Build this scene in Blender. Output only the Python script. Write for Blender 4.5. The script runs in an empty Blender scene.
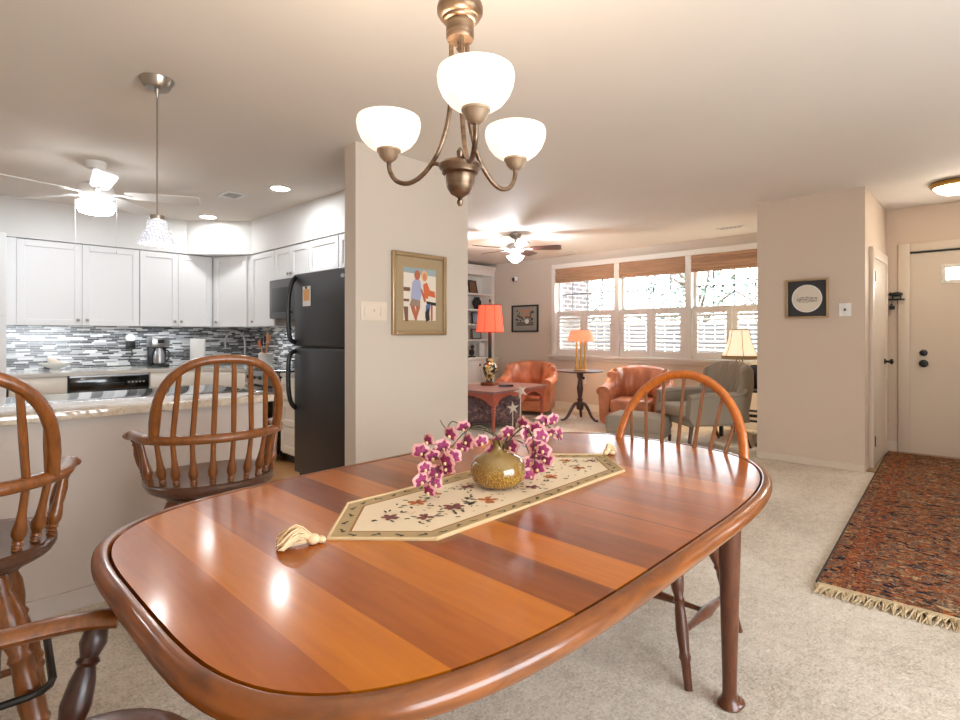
import bpy, bmesh, math, random
from math import pi, sin, cos, radians as R
from mathutils import Vector as V, Matrix as M4
random.seed(7)
C = bpy.context.scene.collection
SC = bpy.context.scene

# ------------------------------------------------------------------ camera, world, light, exposure
EYE = V((0, 0, 1.28)); YAW = R(43.7); F = 540.0
FWD = V((cos(YAW), sin(YAW), 0)); RGT = V((sin(YAW), -cos(YAW), 0))
cam_data = bpy.data.cameras.new('camera'); cam = bpy.data.objects.new('camera', cam_data); C.objects.link(cam)
cam.location = EYE; cam.rotation_euler = (pi/2, 0, YAW - pi/2)
cam_data.sensor_width = 36.0; cam_data.lens = 36.0*F/960.0
cam_data.shift_y = -25.0/960.0; cam_data.clip_start = 0.02
SC.camera = cam
SC.view_settings.view_transform = 'Standard'; SC.view_settings.look = 'None'
SC.view_settings.gamma = 1.0; SC.view_settings.use_curve_mapping = False
SC.view_settings.exposure = 0.34
SC.cycles.use_denoising = True
SC.cycles.max_bounces = 10; SC.cycles.diffuse_bounces = 6; SC.cycles.transparent_max_bounces = 16
SC.cycles.sample_clamp_indirect = 6.0
SC.cycles.caustics_reflective = False; SC.cycles.caustics_refractive = False

world = bpy.data.worlds.new('sky'); SC.world = world; world.use_nodes = True
_bg = world.node_tree.nodes['Background']; _bg.inputs[0].default_value = (0.87, 0.94, 1.0, 1); _bg.inputs[1].default_value = 12.0

def area(name, loc, rot, sx, sy, power, col, shape='RECTANGLE', portal=False):
    d = bpy.data.lights.new(name, 'AREA'); d.shape = shape; d.size = sx
    if shape in ('RECTANGLE', 'ELLIPSE'): d.size_y = sy
    d.energy = power; d.color = col
    if portal: d.cycles.is_portal = True
    o = bpy.data.objects.new(name, d); C.objects.link(o); o.location = loc; o.rotation_euler = rot
    return o
def point(name, loc, power, col, rad=0.04):
    d = bpy.data.lights.new(name, 'POINT'); d.energy = power; d.color = col; d.shadow_soft_size = rad
    o = bpy.data.objects.new(name, d); C.objects.link(o); o.location = loc
    return o
WARM = (1.0, 0.84, 0.66); SOFT = (1.0, 0.90, 0.78); COOL = (0.90, 0.95, 1.0)
# sky portals at the front windows and at the added fill window behind the camera
area('window_portal', (8.02, 3.88, 1.70), (0, R(90), 0), 1.6, 3.6, 1, (1, 1, 1), portal=True)
area('fill_portal', (1.3, -2.32, 1.4), (R(90), 0, 0), 3.0, 1.8, 1, (1, 1, 1), portal=True)
# recessed ceiling cans: two with fixtures, and two added for kitchen light without fixtures
for i, (x, y) in enumerate([(2.37, 4.86), (2.36, 6.64), (1.0, 6.3), (-0.3, 4.7)]):
    area('can_light', (x, y, 2.63), (0, 0, 0), 0.11, 0.11, (7, 3, 7, 7)[i], COOL, 'DISK')
# strips under the wall cabinets
area('strip_light', (1.45, 7.24, 1.355), (0, 0, 0), 1.7, 0.03, 3.2, COOL)
area('strip_light', (3.02, 6.2, 1.355), (0, 0, 0), 0.03, 0.5, 1.5, COOL)

# ------------------------------------------------------------------ materials
def S(r, g, b):
    f = lambda c: (c/255/12.92) if c <= 10 else ((c/255+0.055)/1.055)**2.4
    return (f(r), f(g), f(b), 1.0)
def mat(name, col, rough=0.5, metal=0.0, coat=0.0, coat_rough=0.1, emit=None, estr=0.0, alpha=1.0, spec=0.5):
    m = bpy.data.materials.new(name); m.use_nodes = True
    b = m.node_tree.nodes['Principled BSDF']
    b.inputs['Base Color'].default_value = col; b.inputs['Roughness'].default_value = rough
    b.inputs['Metallic'].default_value = metal; b.inputs['Coat Weight'].default_value = coat
    b.inputs['Coat Roughness'].default_value = coat_rough; b.inputs['Specular IOR Level'].default_value = spec
    if emit: b.inputs['Emission Color'].default_value = emit; b.inputs['Emission Strength'].default_value = estr
    return m
class N:
    def __init__(s, m): s.m = m; s.t = m.node_tree; s.b = s.t.nodes['Principled BSDF']
    def n(s, kind, **k):
        x = s.t.nodes.new(kind)
        for a, v in k.items():
            if a.startswith('i_'): x.inputs[int(a[2:]) if a[2:].isdigit() else a[2:]].default_value = v
            else: setattr(x, a, v)
        return x
    def l(s, a, b): s.t.links.new(a, b)
    def co(s, scale=(1, 1, 1), rot=(0, 0, 0), kind='Object'):
        c = s.n('ShaderNodeTexCoord'); p = s.n('ShaderNodeMapping'); p.inputs['Scale'].default_value = scale; p.inputs['Rotation'].default_value = rot
        s.l(c.outputs[kind], p.inputs['Vector']); return p.outputs[0]
    def noise(s, vec, scale, detail=4, rough=0.5, dist=0.0):
        x = s.n('ShaderNodeTexNoise'); x.inputs['Scale'].default_value = scale; x.inputs['Detail'].default_value = detail
        x.inputs['Roughness'].default_value = rough; x.inputs['Distortion'].default_value = dist
        s.l(vec, x.inputs['Vector']); return x.outputs[0]
    def ramp(s, fac, stops, interp='LINEAR'):
        x = s.n('ShaderNodeValToRGB'); e = x.color_ramp; e.interpolation = interp
        while len(e.elements) < len(stops): e.elements.new(0.5)
        for el, (p, c) in zip(e.elements, stops): el.position = p; el.color = c
        s.l(fac, x.inputs[0]); return x.outputs[0]
    def math(s, op, a, b=None, c=None):
        x = s.n('ShaderNodeMath'); x.operation = op
        for i, v in enumerate((a, b, c)):
            if v is None: continue
            if isinstance(v, (int, float)): x.inputs[i].default_value = v
            else: s.l(v, x.inputs[i])
        return x.outputs[0]
    def mix(s, fac, a, b, mode='MIX'):
        x = s.n('ShaderNodeMix'); x.data_type = 'RGBA'; x.blend_type = mode
        for i, v in ((0, fac), (6, a), (7, b)):
            if isinstance(v, (int, float, tuple)): x.inputs[i].default_value = v
            else: s.l(v, x.inputs[i])
        return x.outputs[2]
    def xyz(s, vec):
        x = s.n('ShaderNodeSeparateXYZ'); s.l(vec, x.inputs[0]); return x.outputs
    def comb(s, a, b, c=0.0):
        x = s.n('ShaderNodeCombineXYZ')
        for i, v in enumerate((a, b, c)):
            if isinstance(v, (int, float)): x.inputs[i].default_value = v
            else: s.l(v, x.inputs[i])
        return x.outputs[0]
    def bump(s, h, strength=0.3, dist=0.01):
        x = s.n('ShaderNodeBump'); x.inputs['Strength'].default_value = strength; x.inputs['Distance'].default_value = dist
        s.l(h, x.inputs['Height']); s.l(x.outputs[0], s.b.inputs['Normal'])
    def base(s, c): s.l(c, s.b.inputs['Base Color'])

def paint(name, col, rough=0.6, bump=0.05):
    m = mat(name, col, rough, spec=0.3); n = N(m); v = n.co(); h = n.noise(v, 180, 3)
    n.bump(h, bump, 0.002)
    k = n.noise(v, 1.3, 2); n.base(n.mix(k, tuple(c*0.97 for c in col[:3])+(1,), tuple(min(1, c*1.03) for c in col[:3])+(1,)))
    return m
def wood(name, a, b, scale=(1, 1, 1), rough=0.35, coat=0.3, freq=22):
    m = mat(name, a, max(rough, 0.34), coat=coat, coat_rough=0.28); n = N(m); v = n.co(scale)
    g = n.noise(v, freq, 6, 0.6, 0.6); n.base(n.ramp(g, [(0.3, b), (0.7, a)])); n.bump(g, 0.06, 0.002)
    return m
M = {}
M['wall'] = paint('wall_paint', S(208, 196, 182))
M['ceil'] = paint('ceiling_paint', S(226, 219, 210), 0.7)
M['wallk'] = paint('soffit_paint', S(228, 228, 227))
M['trim'] = mat('trim_paint', S(228, 224, 217), 0.4)
M['white'] = mat('cabinet_paint', S(232, 233, 234), 0.35)
M['ivory'] = mat('base_cabinet_paint', S(236, 231, 220), 0.35)
M['plastic_w'] = mat('white_plastic', S(232, 230, 226), 0.35)
M['almond'] = mat('almond_plastic', S(226, 211, 192), 0.4)
M['black'] = mat('black_plastic', S(16, 16, 17), 0.35)
M['blackgloss'] = mat('black_enamel', S(14, 14, 15), 0.12, coat=0.6)
M['fridge'] = mat('black_textured_steel', S(44, 44, 46), 0.38); _n = N(M['fridge']); _n.bump(_n.noise(_n.co(), 260, 2), 0.25, 0.002)
M['micro'] = mat('grey_microwave_steel', S(88, 88, 90), 0.35, 0.3)
M['steel'] = mat('brushed_steel', S(176, 176, 178), 0.28, 0.95)
M['nickel'] = mat('satin_nickel', S(170, 162, 152), 0.3, 0.95)
M['bronze'] = mat('brushed_bronze', S(122, 98, 78), 0.36, 0.85); _n = N(M['bronze']); _n.base(_n.ramp(_n.noise(_n.co((1, 1, 6)), 9, 3), [(0.3, S(92, 72, 56)), (0.7, S(150, 126, 104))]))
M['bronzecup'] = mat('tan_bronze', S(172, 150, 126), 0.42, 0.5)
M['brass'] = mat('aged_brass', S(186, 142, 72), 0.28, 0.95)
M['iron'] = mat('dark_iron', S(46, 42, 38), 0.4, 0.7)
M['oak'] = wood('oak', S(142, 80, 26), S(100, 54, 14), (3, 3, 0.6), 0.32, 0.5)
M['oakdark'] = wood('oak_seat', S(98, 58, 34), S(70, 38, 22), (3, 0.6, 3), 0.3, 0.5)
M['oakbow'] = wood('oak_bow', S(200, 112, 30), S(168, 84, 20), (2, 2, 2), 0.28, 0.6)
M['cherryleg'] = wood('cherry_leg', S(108, 56, 26), S(74, 36, 16), (3, 3, 0.7), 0.33, 0.4)
M['mahog'] = wood('mahogany', S(74, 40, 28), S(44, 24, 18), (3, 3, 3), 0.3, 0.5)
M['redwood'] = wood('red_stained_wood', S(188, 96, 72), S(150, 68, 50), (3, 3, 0.7), 0.35, 0.3)
M['redtop_sheen'] = wood('red_wood_grey_sheen', S(150, 110, 106), S(126, 86, 82), (0.6, 3, 3), 0.25, 0.6)  # second wood: grey sheen of reflected light put into its colour
M['honeywood'] = wood('kitchen_floor_wood', S(196, 148, 96), S(166, 118, 74), (1, 8, 1), 0.35, 0.3)
M['entrywood'] = wood('entry_floor_wood', S(150, 108, 56), S(112, 78, 38), (1, 8, 1), 0.35, 0.3)
M['walnut'] = wood('walnut', S(96, 58, 38), S(66, 38, 26), (3, 3, 0.7))
M['glaze'] = mat('white_ceramic', S(236, 236, 234), 0.15, coat=0.4)
M['grayfab'] = mat('grey_upholstery', S(156, 145, 130), 0.9, spec=0.2); _n = N(M['grayfab']); _n.bump(_n.noise(_n.co(), 220, 2), 0.4, 0.003)
M['leather'] = mat('orange_leather', S(206, 112, 62), 0.38, coat=0.15); _n = N(M['leather']); _v = _n.co(); _n.base(_n.ramp(_n.noise(_v, 6, 4), [(0.3, S(158, 92, 60)), (0.7, S(200, 126, 86))])); _n.bump(_n.noise(_v, 70, 3), 0.15, 0.004)
M['leatherdk'] = mat('brown_leather', S(168, 84, 56), 0.35, coat=0.2)

# cherry table boards running across the table, colour changes from board to board
m = mat('cherry_boards', S(170, 88, 36), 0.3, coat=0.85, coat_rough=0.1); n = N(m); M['cherry'] = m; n.b.inputs['Coat Weight'].default_value = 0.45; n.b.inputs['Specular IOR Level'].default_value = 0.28; n.b.inputs['Coat Roughness'].default_value = 0.13
v = n.co(); x, y, z = n.xyz(v)[:3]
idx = n.math('FLOOR', n.math('DIVIDE', n.math('ADD', x, 3.03), 0.137))
wn = n.n('ShaderNodeTexWhiteNoise'); wn.noise_dimensions = '1D'; n.l(idx, wn.inputs['W'])
rnd = wn.outputs['Value']
gv = n.comb(n.math('MULTIPLY', x, 16.0), n.math('ADD', n.math('MULTIPLY', y, 1.6), n.math('MULTIPLY', rnd, 40.0)), z)
g1 = n.noise(gv, 0.9, 3, 0.6, 0.25); g2 = n.noise(gv, 4.0, 2, 0.5, 0.0)
tone = n.math('ADD', n.math('MULTIPLY', rnd, 0.40), n.math('ADD', n.math('MULTIPLY', g1, 0.46), n.math('MULTIPLY', g2, 0.14)))
col = n.ramp(tone, [(0.22, S(108, 50, 6)), (0.46, S(156, 80, 8)), (0.70, S(188, 108, 16)), (0.94, S(208, 130, 30))])
seam = n.math('LESS_THAN', n.math('ABSOLUTE', x), 0.0022)
col = n.mix(seam, col, S(60, 24, 12)); n.base(col)
m = mat('cherry_rim', S(140, 70, 30), 0.3, coat=0.42, coat_rough=0.1); n = N(m); M['rim'] = m
v = n.co((1, 1, 6)); g = n.noise(v, 7, 5, 0.6, 0.5); n.base(n.ramp(g, [(0.3, S(92, 46, 12)), (0.7, S(146, 80, 24))]))

# mosaic backsplash
m = mat('mosaic_tile', S(150, 150, 150), 0.18, coat=0.3); n = N(m); M['mosaic'] = m
v = n.co(); x, y, z = n.xyz(v)[:3]; u = n.math('SUBTRACT', x, y)
row = n.math('FLOOR', n.math('DIVIDE', z, 0.0185)); wn = n.n('ShaderNodeTexWhiteNoise'); wn.noise_dimensions = '1D'; n.l(row, wn.inputs['W'])
br = n.n('ShaderNodeTexBrick'); br.offset = 0.0; br.squash = 1.0
u2 = n.math('ADD', u, n.math('MULTIPLY', wn.outputs['Value'], 3.7))
n.l(n.comb(u2, z), br.inputs['Vector'])
for k, c in (('Color1', (0, 0, 0, 1)), ('Color2', (1, 1, 1, 1)), ('Mortar', (0.72, 0.72, 0.72, 1))): br.inputs[k].default_value = c
br.inputs['Scale'].default_value = 1.0; br.inputs['Mortar Size'].default_value = 0.0016; br.inputs['Brick Width'].default_value = 0.115; br.inputs['Row Height'].default_value = 0.0185; br.inputs['Bias'].default_value = 0.0
c1 = n.ramp(br.outputs['Color'], [(0.0, S(40, 42, 46)), (0.22, S(206, 208, 210)), (0.40, S(104, 106, 110)), (0.58, S(232, 232, 232)), (0.72, S(66, 68, 74)), (0.90, S(166, 168, 172))], 'CONSTANT')
n.base(n.mix(br.outputs['Fac'], c1, S(216, 216, 214)))
M['kitchen_counter'] = mat('grey_stone', S(206, 202, 194), 0.2, coat=0.4)
m = mat('speckled_granite', S(214, 202, 186), 0.05, coat=1.0, coat_rough=0.02); n = N(m); M['granite'] = m
v = n.co(); a = n.noise(v, 38, 6, 0.75); b = n.noise(v, 9, 4, 0.6)
n.base(n.mix(n.ramp(b, [(0.45, (0, 0, 0, 1)), (0.7, (1, 1, 1, 1))]), n.ramp(a, [(0.32, S(98, 76, 58)), (0.42, S(190, 170, 146)), (0.6, S(212, 198, 180)), (0.75, S(172, 164, 156))]), S(190, 176, 160)))
# carpet
m = mat('cut_pile_carpet', S(206, 196, 184), 0.95, spec=0.1); n = N(m); M['carpet'] = m
v = n.co(); a = n.noise(v, 1.1, 4, 0.6); b = n.noise(v, 90, 4, 0.8); d = n.noise(v, 22, 5, 0.75)
k = n.math('ADD', n.math('MULTIPLY', a, 0.3), n.math('ADD', n.math('MULTIPLY', b, 0.45), n.math('MULTIPLY', d, 0.25)))
n.base(n.ramp(k, [(0.38, S(168, 153, 135)), (0.5, S(222, 210, 193)), (0.60, S(244, 235, 222))]))
n.bump(n.math('ADD', n.math('MULTIPLY', b, 0.6), d), 0.9, 0.012)
# oriental rug
m = mat('oriental_rug', S(150, 90, 60), 0.95, spec=0.1); n = N(m); M['rug'] = m
v = n.co(); x, y, z = n.xyz(v)[:3]
ax = n.math('ABSOLUTE', y)
vo = n.n('ShaderNodeTexVoronoi'); vo.inputs['Scale'].default_value = 12; n.l(n.comb(n.math('MULTIPLY', x, 1.3), ax), vo.inputs['Vector'])
vo2 = n.n('ShaderNodeTexVoronoi'); vo2.inputs['Scale'].default_value = 32; n.l(n.comb(n.math('MULTIPLY', x, 1.8), ax), vo2.inputs['Vector'])
no = n.noise(n.comb(n.math('MULTIPLY', x, 1.4), ax), 26, 4, 0.8)
s1 = n.n('ShaderNodeSeparateColor'); n.l(vo.outputs['Color'], s1.inputs[0]); s2 = n.n('ShaderNodeSeparateColor'); n.l(vo2.outputs['Color'], s2.inputs[0])
k = n.math('ADD', n.math('MULTIPLY', s1.outputs[0], 0.38), n.math('ADD', n.math('MULTIPLY', s2.outputs[1], 0.5), n.math('MULTIPLY', n.math('SUBTRACT', no, 0.4), 0.9)))
field = n.ramp(k, [(0.0, S(34, 38, 52)), (0.27, S(84, 62, 44)), (0.38, S(158, 84, 46)), (0.46, S(166, 130, 90)), (0.54, S(70, 72, 82)), (0.61, S(122, 92, 64)), (0.70, S(152, 74, 42)), (0.78, S(60, 56, 58)), (0.86, S(186, 156, 116))], 'CONSTANT')
bw = n.ramp(n.math('MULTIPLY', ax, 1.0), [(0.0, (0, 0, 0, 1)), (0.40, (1, 1, 1, 1)), (0.46, (0, 0, 0, 1)), (0.475, (1, 1, 1, 1)), (0.53, (0, 0, 0, 1))], 'CONSTANT')
bord = n.ramp(k, [(0.0, S(58, 40, 34)), (0.24, S(150, 84, 48)), (0.42, S(64, 58, 58)), (0.52, S(178, 122, 80)), (0.62, S(132, 74, 46)), (0.78, S(62, 62, 72))], 'CONSTANT')
n.base(n.mix(bw, field, bord)); n.bump(no, 0.5, 0.006)
M['fringe'] = mat('rug_fringe', S(196, 174, 138), 0.95)
# fabrics
M['tanband'] = mat('tan_tapestry', S(176, 152, 112), 0.95); _n = N(M['tanband']); _n.bump(_n.noise(_n.co(), 400, 2), 0.4, 0.002)
M['creamcloth'] = mat('cream_tapestry', S(226, 208, 178), 0.95); _n = N(M['creamcloth']); _n.bump(_n.noise(_n.co(), 400, 2), 0.4, 0.002)
M['cord'] = mat('cream_cord', S(206, 180, 138), 0.9)
M['goldline'] = mat('gold_brown_line', S(150, 104, 56), 0.9)
M['m_green'] = mat('olive_thread', S(84, 82, 52), 0.95); M['m_rust'] = mat('rust_thread', S(176, 104, 56), 0.95)
M['m_wine'] = mat('wine_thread', S(124, 72, 66), 0.95); M['m_dark'] = mat('dark_thread', S(62, 56, 46), 0.95)
M['tassel'] = mat('tassel_yarn', S(230, 204, 164), 0.95)
m = mat('speckled_amber_glaze', S(150, 116, 52), 0.12, coat=0.7, coat_rough=0.05); n = N(m); M['vase'] = m
v = n.co(); vo = n.n('ShaderNodeTexVoronoi'); vo.inputs['Scale'].default_value = 210; n.l(v, vo.inputs['Vector']); zz = n.xyz(v)[2]
sp = n.ramp(vo.outputs['Distance'], [(0.2, S(206, 162, 70)), (0.5, S(128, 90, 30))]); n.base(n.mix(n.ramp(zz, [(0.035, (0, 0, 0, 1)), (0.10, (1, 1, 1, 1))]), sp, S(138, 112, 62)))
M['petal'] = mat('pale_pink_petal', S(222, 164, 158), 0.6); M['magenta'] = mat('magenta_petal', S(142, 38, 90), 0.6); M['lip'] = mat('cream_lip', S(226, 196, 150), 0.6)
M['stem'] = mat('brown_green_stem', S(70, 62, 34), 0.7)
# lights
def glow(name, col, strength, rough=0.3, var=0.0):
    m = mat(name, col, rough, emit=col, estr=strength)
    if var:
        n = N(m); k = n.noise(n.co(), 9, 5, 0.6, 1.5); n.l(n.math('MULTIPLY_ADD', k, strength*var*2, strength*(1-var)), n.b.inputs['Emission Strength'])
    return m
M['alab'] = glow('alabaster_glass_lit', (1.0, 0.90, 0.77, 1), 0.72, 0.25, 0.35)
M['fanglow'] = glow('fan_light_glass_lit', (0.95, 0.97, 1.0, 1), 14.0)
M['fanglow2'] = glow('living_fan_glass_lit', (1.0, 0.97, 0.94, 1), 90.0)
M['canlens'] = glow('recessed_lens_lit', (1.0, 0.96, 0.9, 1), 40.0)
M['entryglow'] = glow('entry_glass_lit', (1.0, 0.86, 0.66, 1), 30.0)
M['redshade'] = glow('red_lampshade_lit', S(252, 104, 74), 0.65, 0.8)
M['peachshade'] = glow('peach_lampshade_lit', S(250, 142, 104), 0.62, 0.8)
M['ivoryshade'] = glow('ivory_lampshade_lit', S(255, 240, 208), 0.55, 0.8)
M['shadetrim'] = mat('tan_shade_trim', S(176, 148, 104), 0.8)
M['redtrim'] = mat('dark_red_trim', S(130, 32, 30), 0.8)
M['crystal'] = mat('crystal_beads', S(226, 224, 230), 0.1, 0.0, emit=(0.95, 0.94, 1, 1), estr=0.55); _n = N(M['crystal'])
_vo = _n.n('ShaderNodeTexVoronoi'); _vo.inputs['Scale'].default_value = 90; _n.l(_n.co(), _vo.inputs['Vector'])
_n.base(_n.ramp(_vo.outputs['Distance'], [(0.1, S(245, 244, 250)), (0.4, S(160, 158, 166)), (0.6, S(90, 88, 96))])); _n.bump(_vo.outputs['Distance'], 1.0, 0.02)
M['bulb'] = glow('bulb_lit', (1, 0.97, 0.95, 1), 12.0)
# outside
m = mat('house_brick', S(150, 120, 110), 0.9); n = N(m); M['brick'] = m
v = n.co(); x, y, z = n.xyz(v)[:3]; br = n.n('ShaderNodeTexBrick'); n.l(n.comb(x, z), br.inputs['Vector'])
br.inputs['Color1'].default_value = S(100, 88, 84); br.inputs['Color2'].default_value = S(74, 66, 64); br.inputs['Mortar'].default_value = S(150, 146, 144)
br.inputs['Scale'].default_value = 1.0; br.inputs['Brick Width'].default_value = 0.26; br.inputs['Row Height'].default_value = 0.085; br.inputs['Mortar Size'].default_value = 0.012
n.base(br.outputs['Color'])
M['leaf'] = mat('leaf_green', S(96, 118, 102), 0.6); M['bark'] = mat('bark', S(96, 84, 72), 0.9); M['grass'] = mat('lawn', S(80, 92, 70), 0.9); M['walldimmed'] = paint('dimmed_hall_paint', S(204, 185, 167)); M['door'] = mat('door_paint', S(210, 195, 177), 0.4); M['muntin'] = mat('grey_muntin', S(110, 112, 114), 0.5); M['fence'] = mat('backdrop_fence_grey', S(84, 84, 86), 0.9); M['taupe'] = paint('taupe_paint', S(194, 182, 173))  # hall wall and door paints darkened in place of dimmer hall light
m = bpy.data.materials.new('clear_glass'); m.use_nodes = True; t = m.node_tree; t.nodes.clear(); M['glass'] = m
o_ = t.nodes.new('ShaderNodeOutputMaterial'); tr = t.nodes.new('ShaderNodeBsdfTransparent'); gl = t.nodes.new('ShaderNodeBsdfGlossy'); gl.inputs['Roughness'].default_value = 0.02
mx = t.nodes.new('ShaderNodeMixShader'); mx.inputs[0].default_value = 0.06
t.links.new(tr.outputs[0], mx.inputs[1]); t.links.new(gl.outputs[0], mx.inputs[2]); t.links.new(mx.outputs[0], o_.inputs[0])
m = mat('woven_wood_shade', S(160, 116, 76), 0.8); n = N(m); M['woven'] = m
v = n.co((0.6, 0.6, 60)); k = n.noise(v, 4, 4, 0.7); n.base(n.ramp(k, [(0.3, S(140, 104, 80)), (0.55, S(184, 146, 116)), (0.75, S(206, 174, 144))])); n.bump(k, 0.5, 0.004)
m = mat('dark_floral_tapestry', S(70, 54, 54), 0.9); n = N(m); M['floral'] = m
v = n.co(); k = n.noise(v, 16, 5, 0.75, 0.4); n.base(n.ramp(k, [(0.35, S(44, 38, 44)), (0.45, S(110, 78, 72)), (0.53, S(76, 76, 92)), (0.60, S(170, 124, 102)), (0.70, S(116, 112, 124))]))
m = mat('painted_urn', S(60, 50, 34), 0.15, coat=0.6); n = N(m); M['urn'] = m
k = n.noise(n.co(), 16, 3, 0.6, 0.8); n.base(n.ramp(k, [(0.42, S(22, 20, 18)), (0.5, S(196, 168, 96)), (0.58, S(226, 210, 160)), (0.66, S(60, 60, 34))], 'CONSTANT'))
M['frame_si'] = mat('champagne_frame', S(186, 160, 124), 0.3, 0.7); M['frame_bk'] = mat('black_frame', S(34, 26, 24), 0.35, coat=0.3); M['frame_br'] = mat('brown_frame', S(120, 66, 36), 0.35)
M['photo_edge'] = M['frame_si']; M['mat_tan'] = mat('tan_mount', S(168, 146, 112), 0.9); M['mat_dk'] = mat('charcoal_mount', S(58, 56, 56), 0.9); M['paper'] = mat('cream_paper', S(214, 202, 186), 0.9)
M['whitepaper'] = mat('white_paper', S(238, 238, 236), 0.9)
for k, c in dict(p_sea=(150, 166, 170), p_sand=(226, 214, 198), p_blue=(164, 168, 196), p_short=(150, 128, 112), p_skin=(176, 100, 72), p_skin2=(206, 138, 100), p_blond=(226, 176, 120), p_dark=(38, 32, 32), p_jean=(90, 110, 150), p_coral=(206, 104, 62), p_wood=(120, 84, 62), p_grey=(150, 146, 138), p_green=(96, 96, 80), p_ink=(112, 106, 98), p_orange=(206, 130, 70), p_white=(228, 226, 222)).items(): M[k] = mat('print_'+k[2:], S(*c), 0.7)

# ------------------------------------------------------------------ mesh builder
class MB:
    def __init__(s): s.bm = bmesh.new(); s.mi = 0; s.T = M4()
    def _f(s, vs):
        try: f = s.bm.faces.new(vs)
        except ValueError: return None
        f.material_index = s.mi; return f
    def v(s, p): return s.bm.verts.new(s.T @ V(p))
    def box(s, x0, x1, y0, y1, z0, z1, bev=0.0, seg=2):
        vs = [s.v((x, y, z)) for x in (x0, x1) for y in (y0, y1) for z in (z0, z1)]
        fs = [s._f([vs[i] for i in q]) for q in ((0, 1, 3, 2), (4, 6, 7, 5), (0, 4, 5, 1), (2, 3, 7, 6), (0, 2, 6, 4), (1, 5, 7, 3))]
        if bev > 0:
            es = list({e for f in fs for e in f.edges})
            r = bmesh.ops.bevel(s.bm, geom=es, offset=bev, segments=seg, profile=0.5, affect='EDGES')
            for f in r['faces']: f.material_index = s.mi
        return s
    def rings(s, rs, cap=True, close=True):
        n = len(rs[0]); vv = [[s.v(p) for p in r] for r in rs]
        for a, b in zip(vv, vv[1:]):
            for i in range(n if close else n-1): s._f([a[i], a[(i+1) % n], b[(i+1) % n], b[i]])
        if cap: s._f(list(reversed(vv[0]))); s._f(vv[-1])
        return s
    def lathe(s, prof, n=24, at=(0, 0, 0), cap=True):
        return s.rings([[(at[0]+r*cos(2*pi*i/n), at[1]+r*sin(2*pi*i/n), at[2]+z) for i in range(n)] for r, z in prof], cap)
    def tube(s, pts, r, n=10, cap=True, rh=None, up=None):
        pts = [V(p) for p in pts]; k = len(pts)
        rr = r if isinstance(r, (list, tuple)) else [r]*k
        hh = rr if rh is None else (rh if isinstance(rh, (list, tuple)) else [rh]*k)
        tg = [(pts[min(i+1, k-1)]-pts[max(i-1, 0)]).normalized() for i in range(k)]
        if up is None:
            a = V((0, 0, 1)) if abs(tg[0].z) < 0.9 else V((1, 0, 0)); side = tg[0].cross(a).normalized(); fr = []
            for t in tg:
                side = (side - t*side.dot(t)).normalized(); fr.append((side, side.cross(t)))
        else:
            fr = []
            for t in tg:
                sd = t.cross(V(up)).normalized(); fr.append((sd, sd.cross(t)))
        rs = [[pts[j] + fr[j][0]*rr[j]*cos(2*pi*i/n) + fr[j][1]*hh[j]*sin(2*pi*i/n) for i in range(n)] for j in range(k)]
        return s.rings(rs, cap)
    def turned(s, p0, p1, prof, n=10):
        p0 = V(p0); p1 = V(p1); return s.tube([p0.lerp(p1, t) for t, _ in prof], [r for _, r in prof], n)
    def prism(s, poly, z0, z1):
        a = [s.v((x, y, z0)) for x, y in poly]; b = [s.v((x, y, z1)) for x, y in poly]; n = len(poly)
        for i in range(n): s._f([a[i], a[(i+1) % n], b[(i+1) % n], b[i]])
        s._f(list(reversed(a))); s._f(b); return s
    def poly(s, pts): s._f([s.v(p) for p in pts]); return s
    def ell(s, c, r, nu=14, nv=9):
        rs = []
        for j in range(1, nv):
            a = pi*j/nv; rs.append([(c[0]+r[0]*sin(a)*cos(2*pi*i/nu), c[1]+r[1]*sin(a)*sin(2*pi*i/nu), c[2]-r[2]*cos(a)) for i in range(nu)])
        return s.rings(rs)
    def build(s, name, mats, parent=None, smooth=True, ang=38):
        bmesh.ops.recalc_face_normals(s.bm, faces=s.bm.faces)
        me = bpy.data.meshes.new(name); s.bm.to_mesh(me); s.bm.free()
        for m_ in (mats if isinstance(mats, (list, tuple)) else [mats]): me.materials.append(M[m_])
        if smooth:
            me.polygons.foreach_set('use_smooth', [True]*len(me.polygons)); me.set_sharp_from_angle(angle=R(ang))
        o = bpy.data.objects.new(name, me); C.objects.link(o)
        if parent is not None: o.parent = parent
        return o
def box(name, m, parent, *a, bev=0.0, seg=2): return MB().box(*a, bev=bev, seg=seg).build(name, m, parent)
def tag(o, label, cat, group=None):
    o['label'] = label; o['category'] = cat
    if group: o['group'] = group
    return o
def thing(name, label, cat, loc=(0, 0, 0), rz=0.0, group=None):
    o = bpy.data.objects.new(name, None); C.objects.link(o); o.empty_display_size = 0.1
    o.location = loc; o.rotation_euler = (0, 0, rz); return tag(o, label, cat, group)
def struct(name, m, mb, parent=None):
    o = mb.build(name, m, parent, smooth=False)
    if parent is None: o['kind'] = 'structure'
    return o
def copy_tree(o, parent=None):
    c = o.copy(); C.objects.link(c)
    if parent is not None: c.parent = parent
    for ch in list(o.children): copy_tree(ch, c)
    return c
def at(px, py, Z): return EYE + FWD*Z + RGT*((px-480)/F*Z) + V((0, 0, (335-py)/F*Z))
def spline(pts, n=6):
    pts = [V(p) for p in pts]; out = []
    for i in range(len(pts)-1):
        p0 = pts[max(i-1, 0)]; p1 = pts[i]; p2 = pts[i+1]; p3 = pts[min(i+2, len(pts)-1)]
        for k in range(n):
            t = k/n; out.append(0.5*((2*p1)+(p2-p0)*t+(2*p0-5*p1+4*p2-p3)*t*t+(3*p1-p0-3*p2+p3)*t**3))
    out.append(pts[-1]); return out
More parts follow.
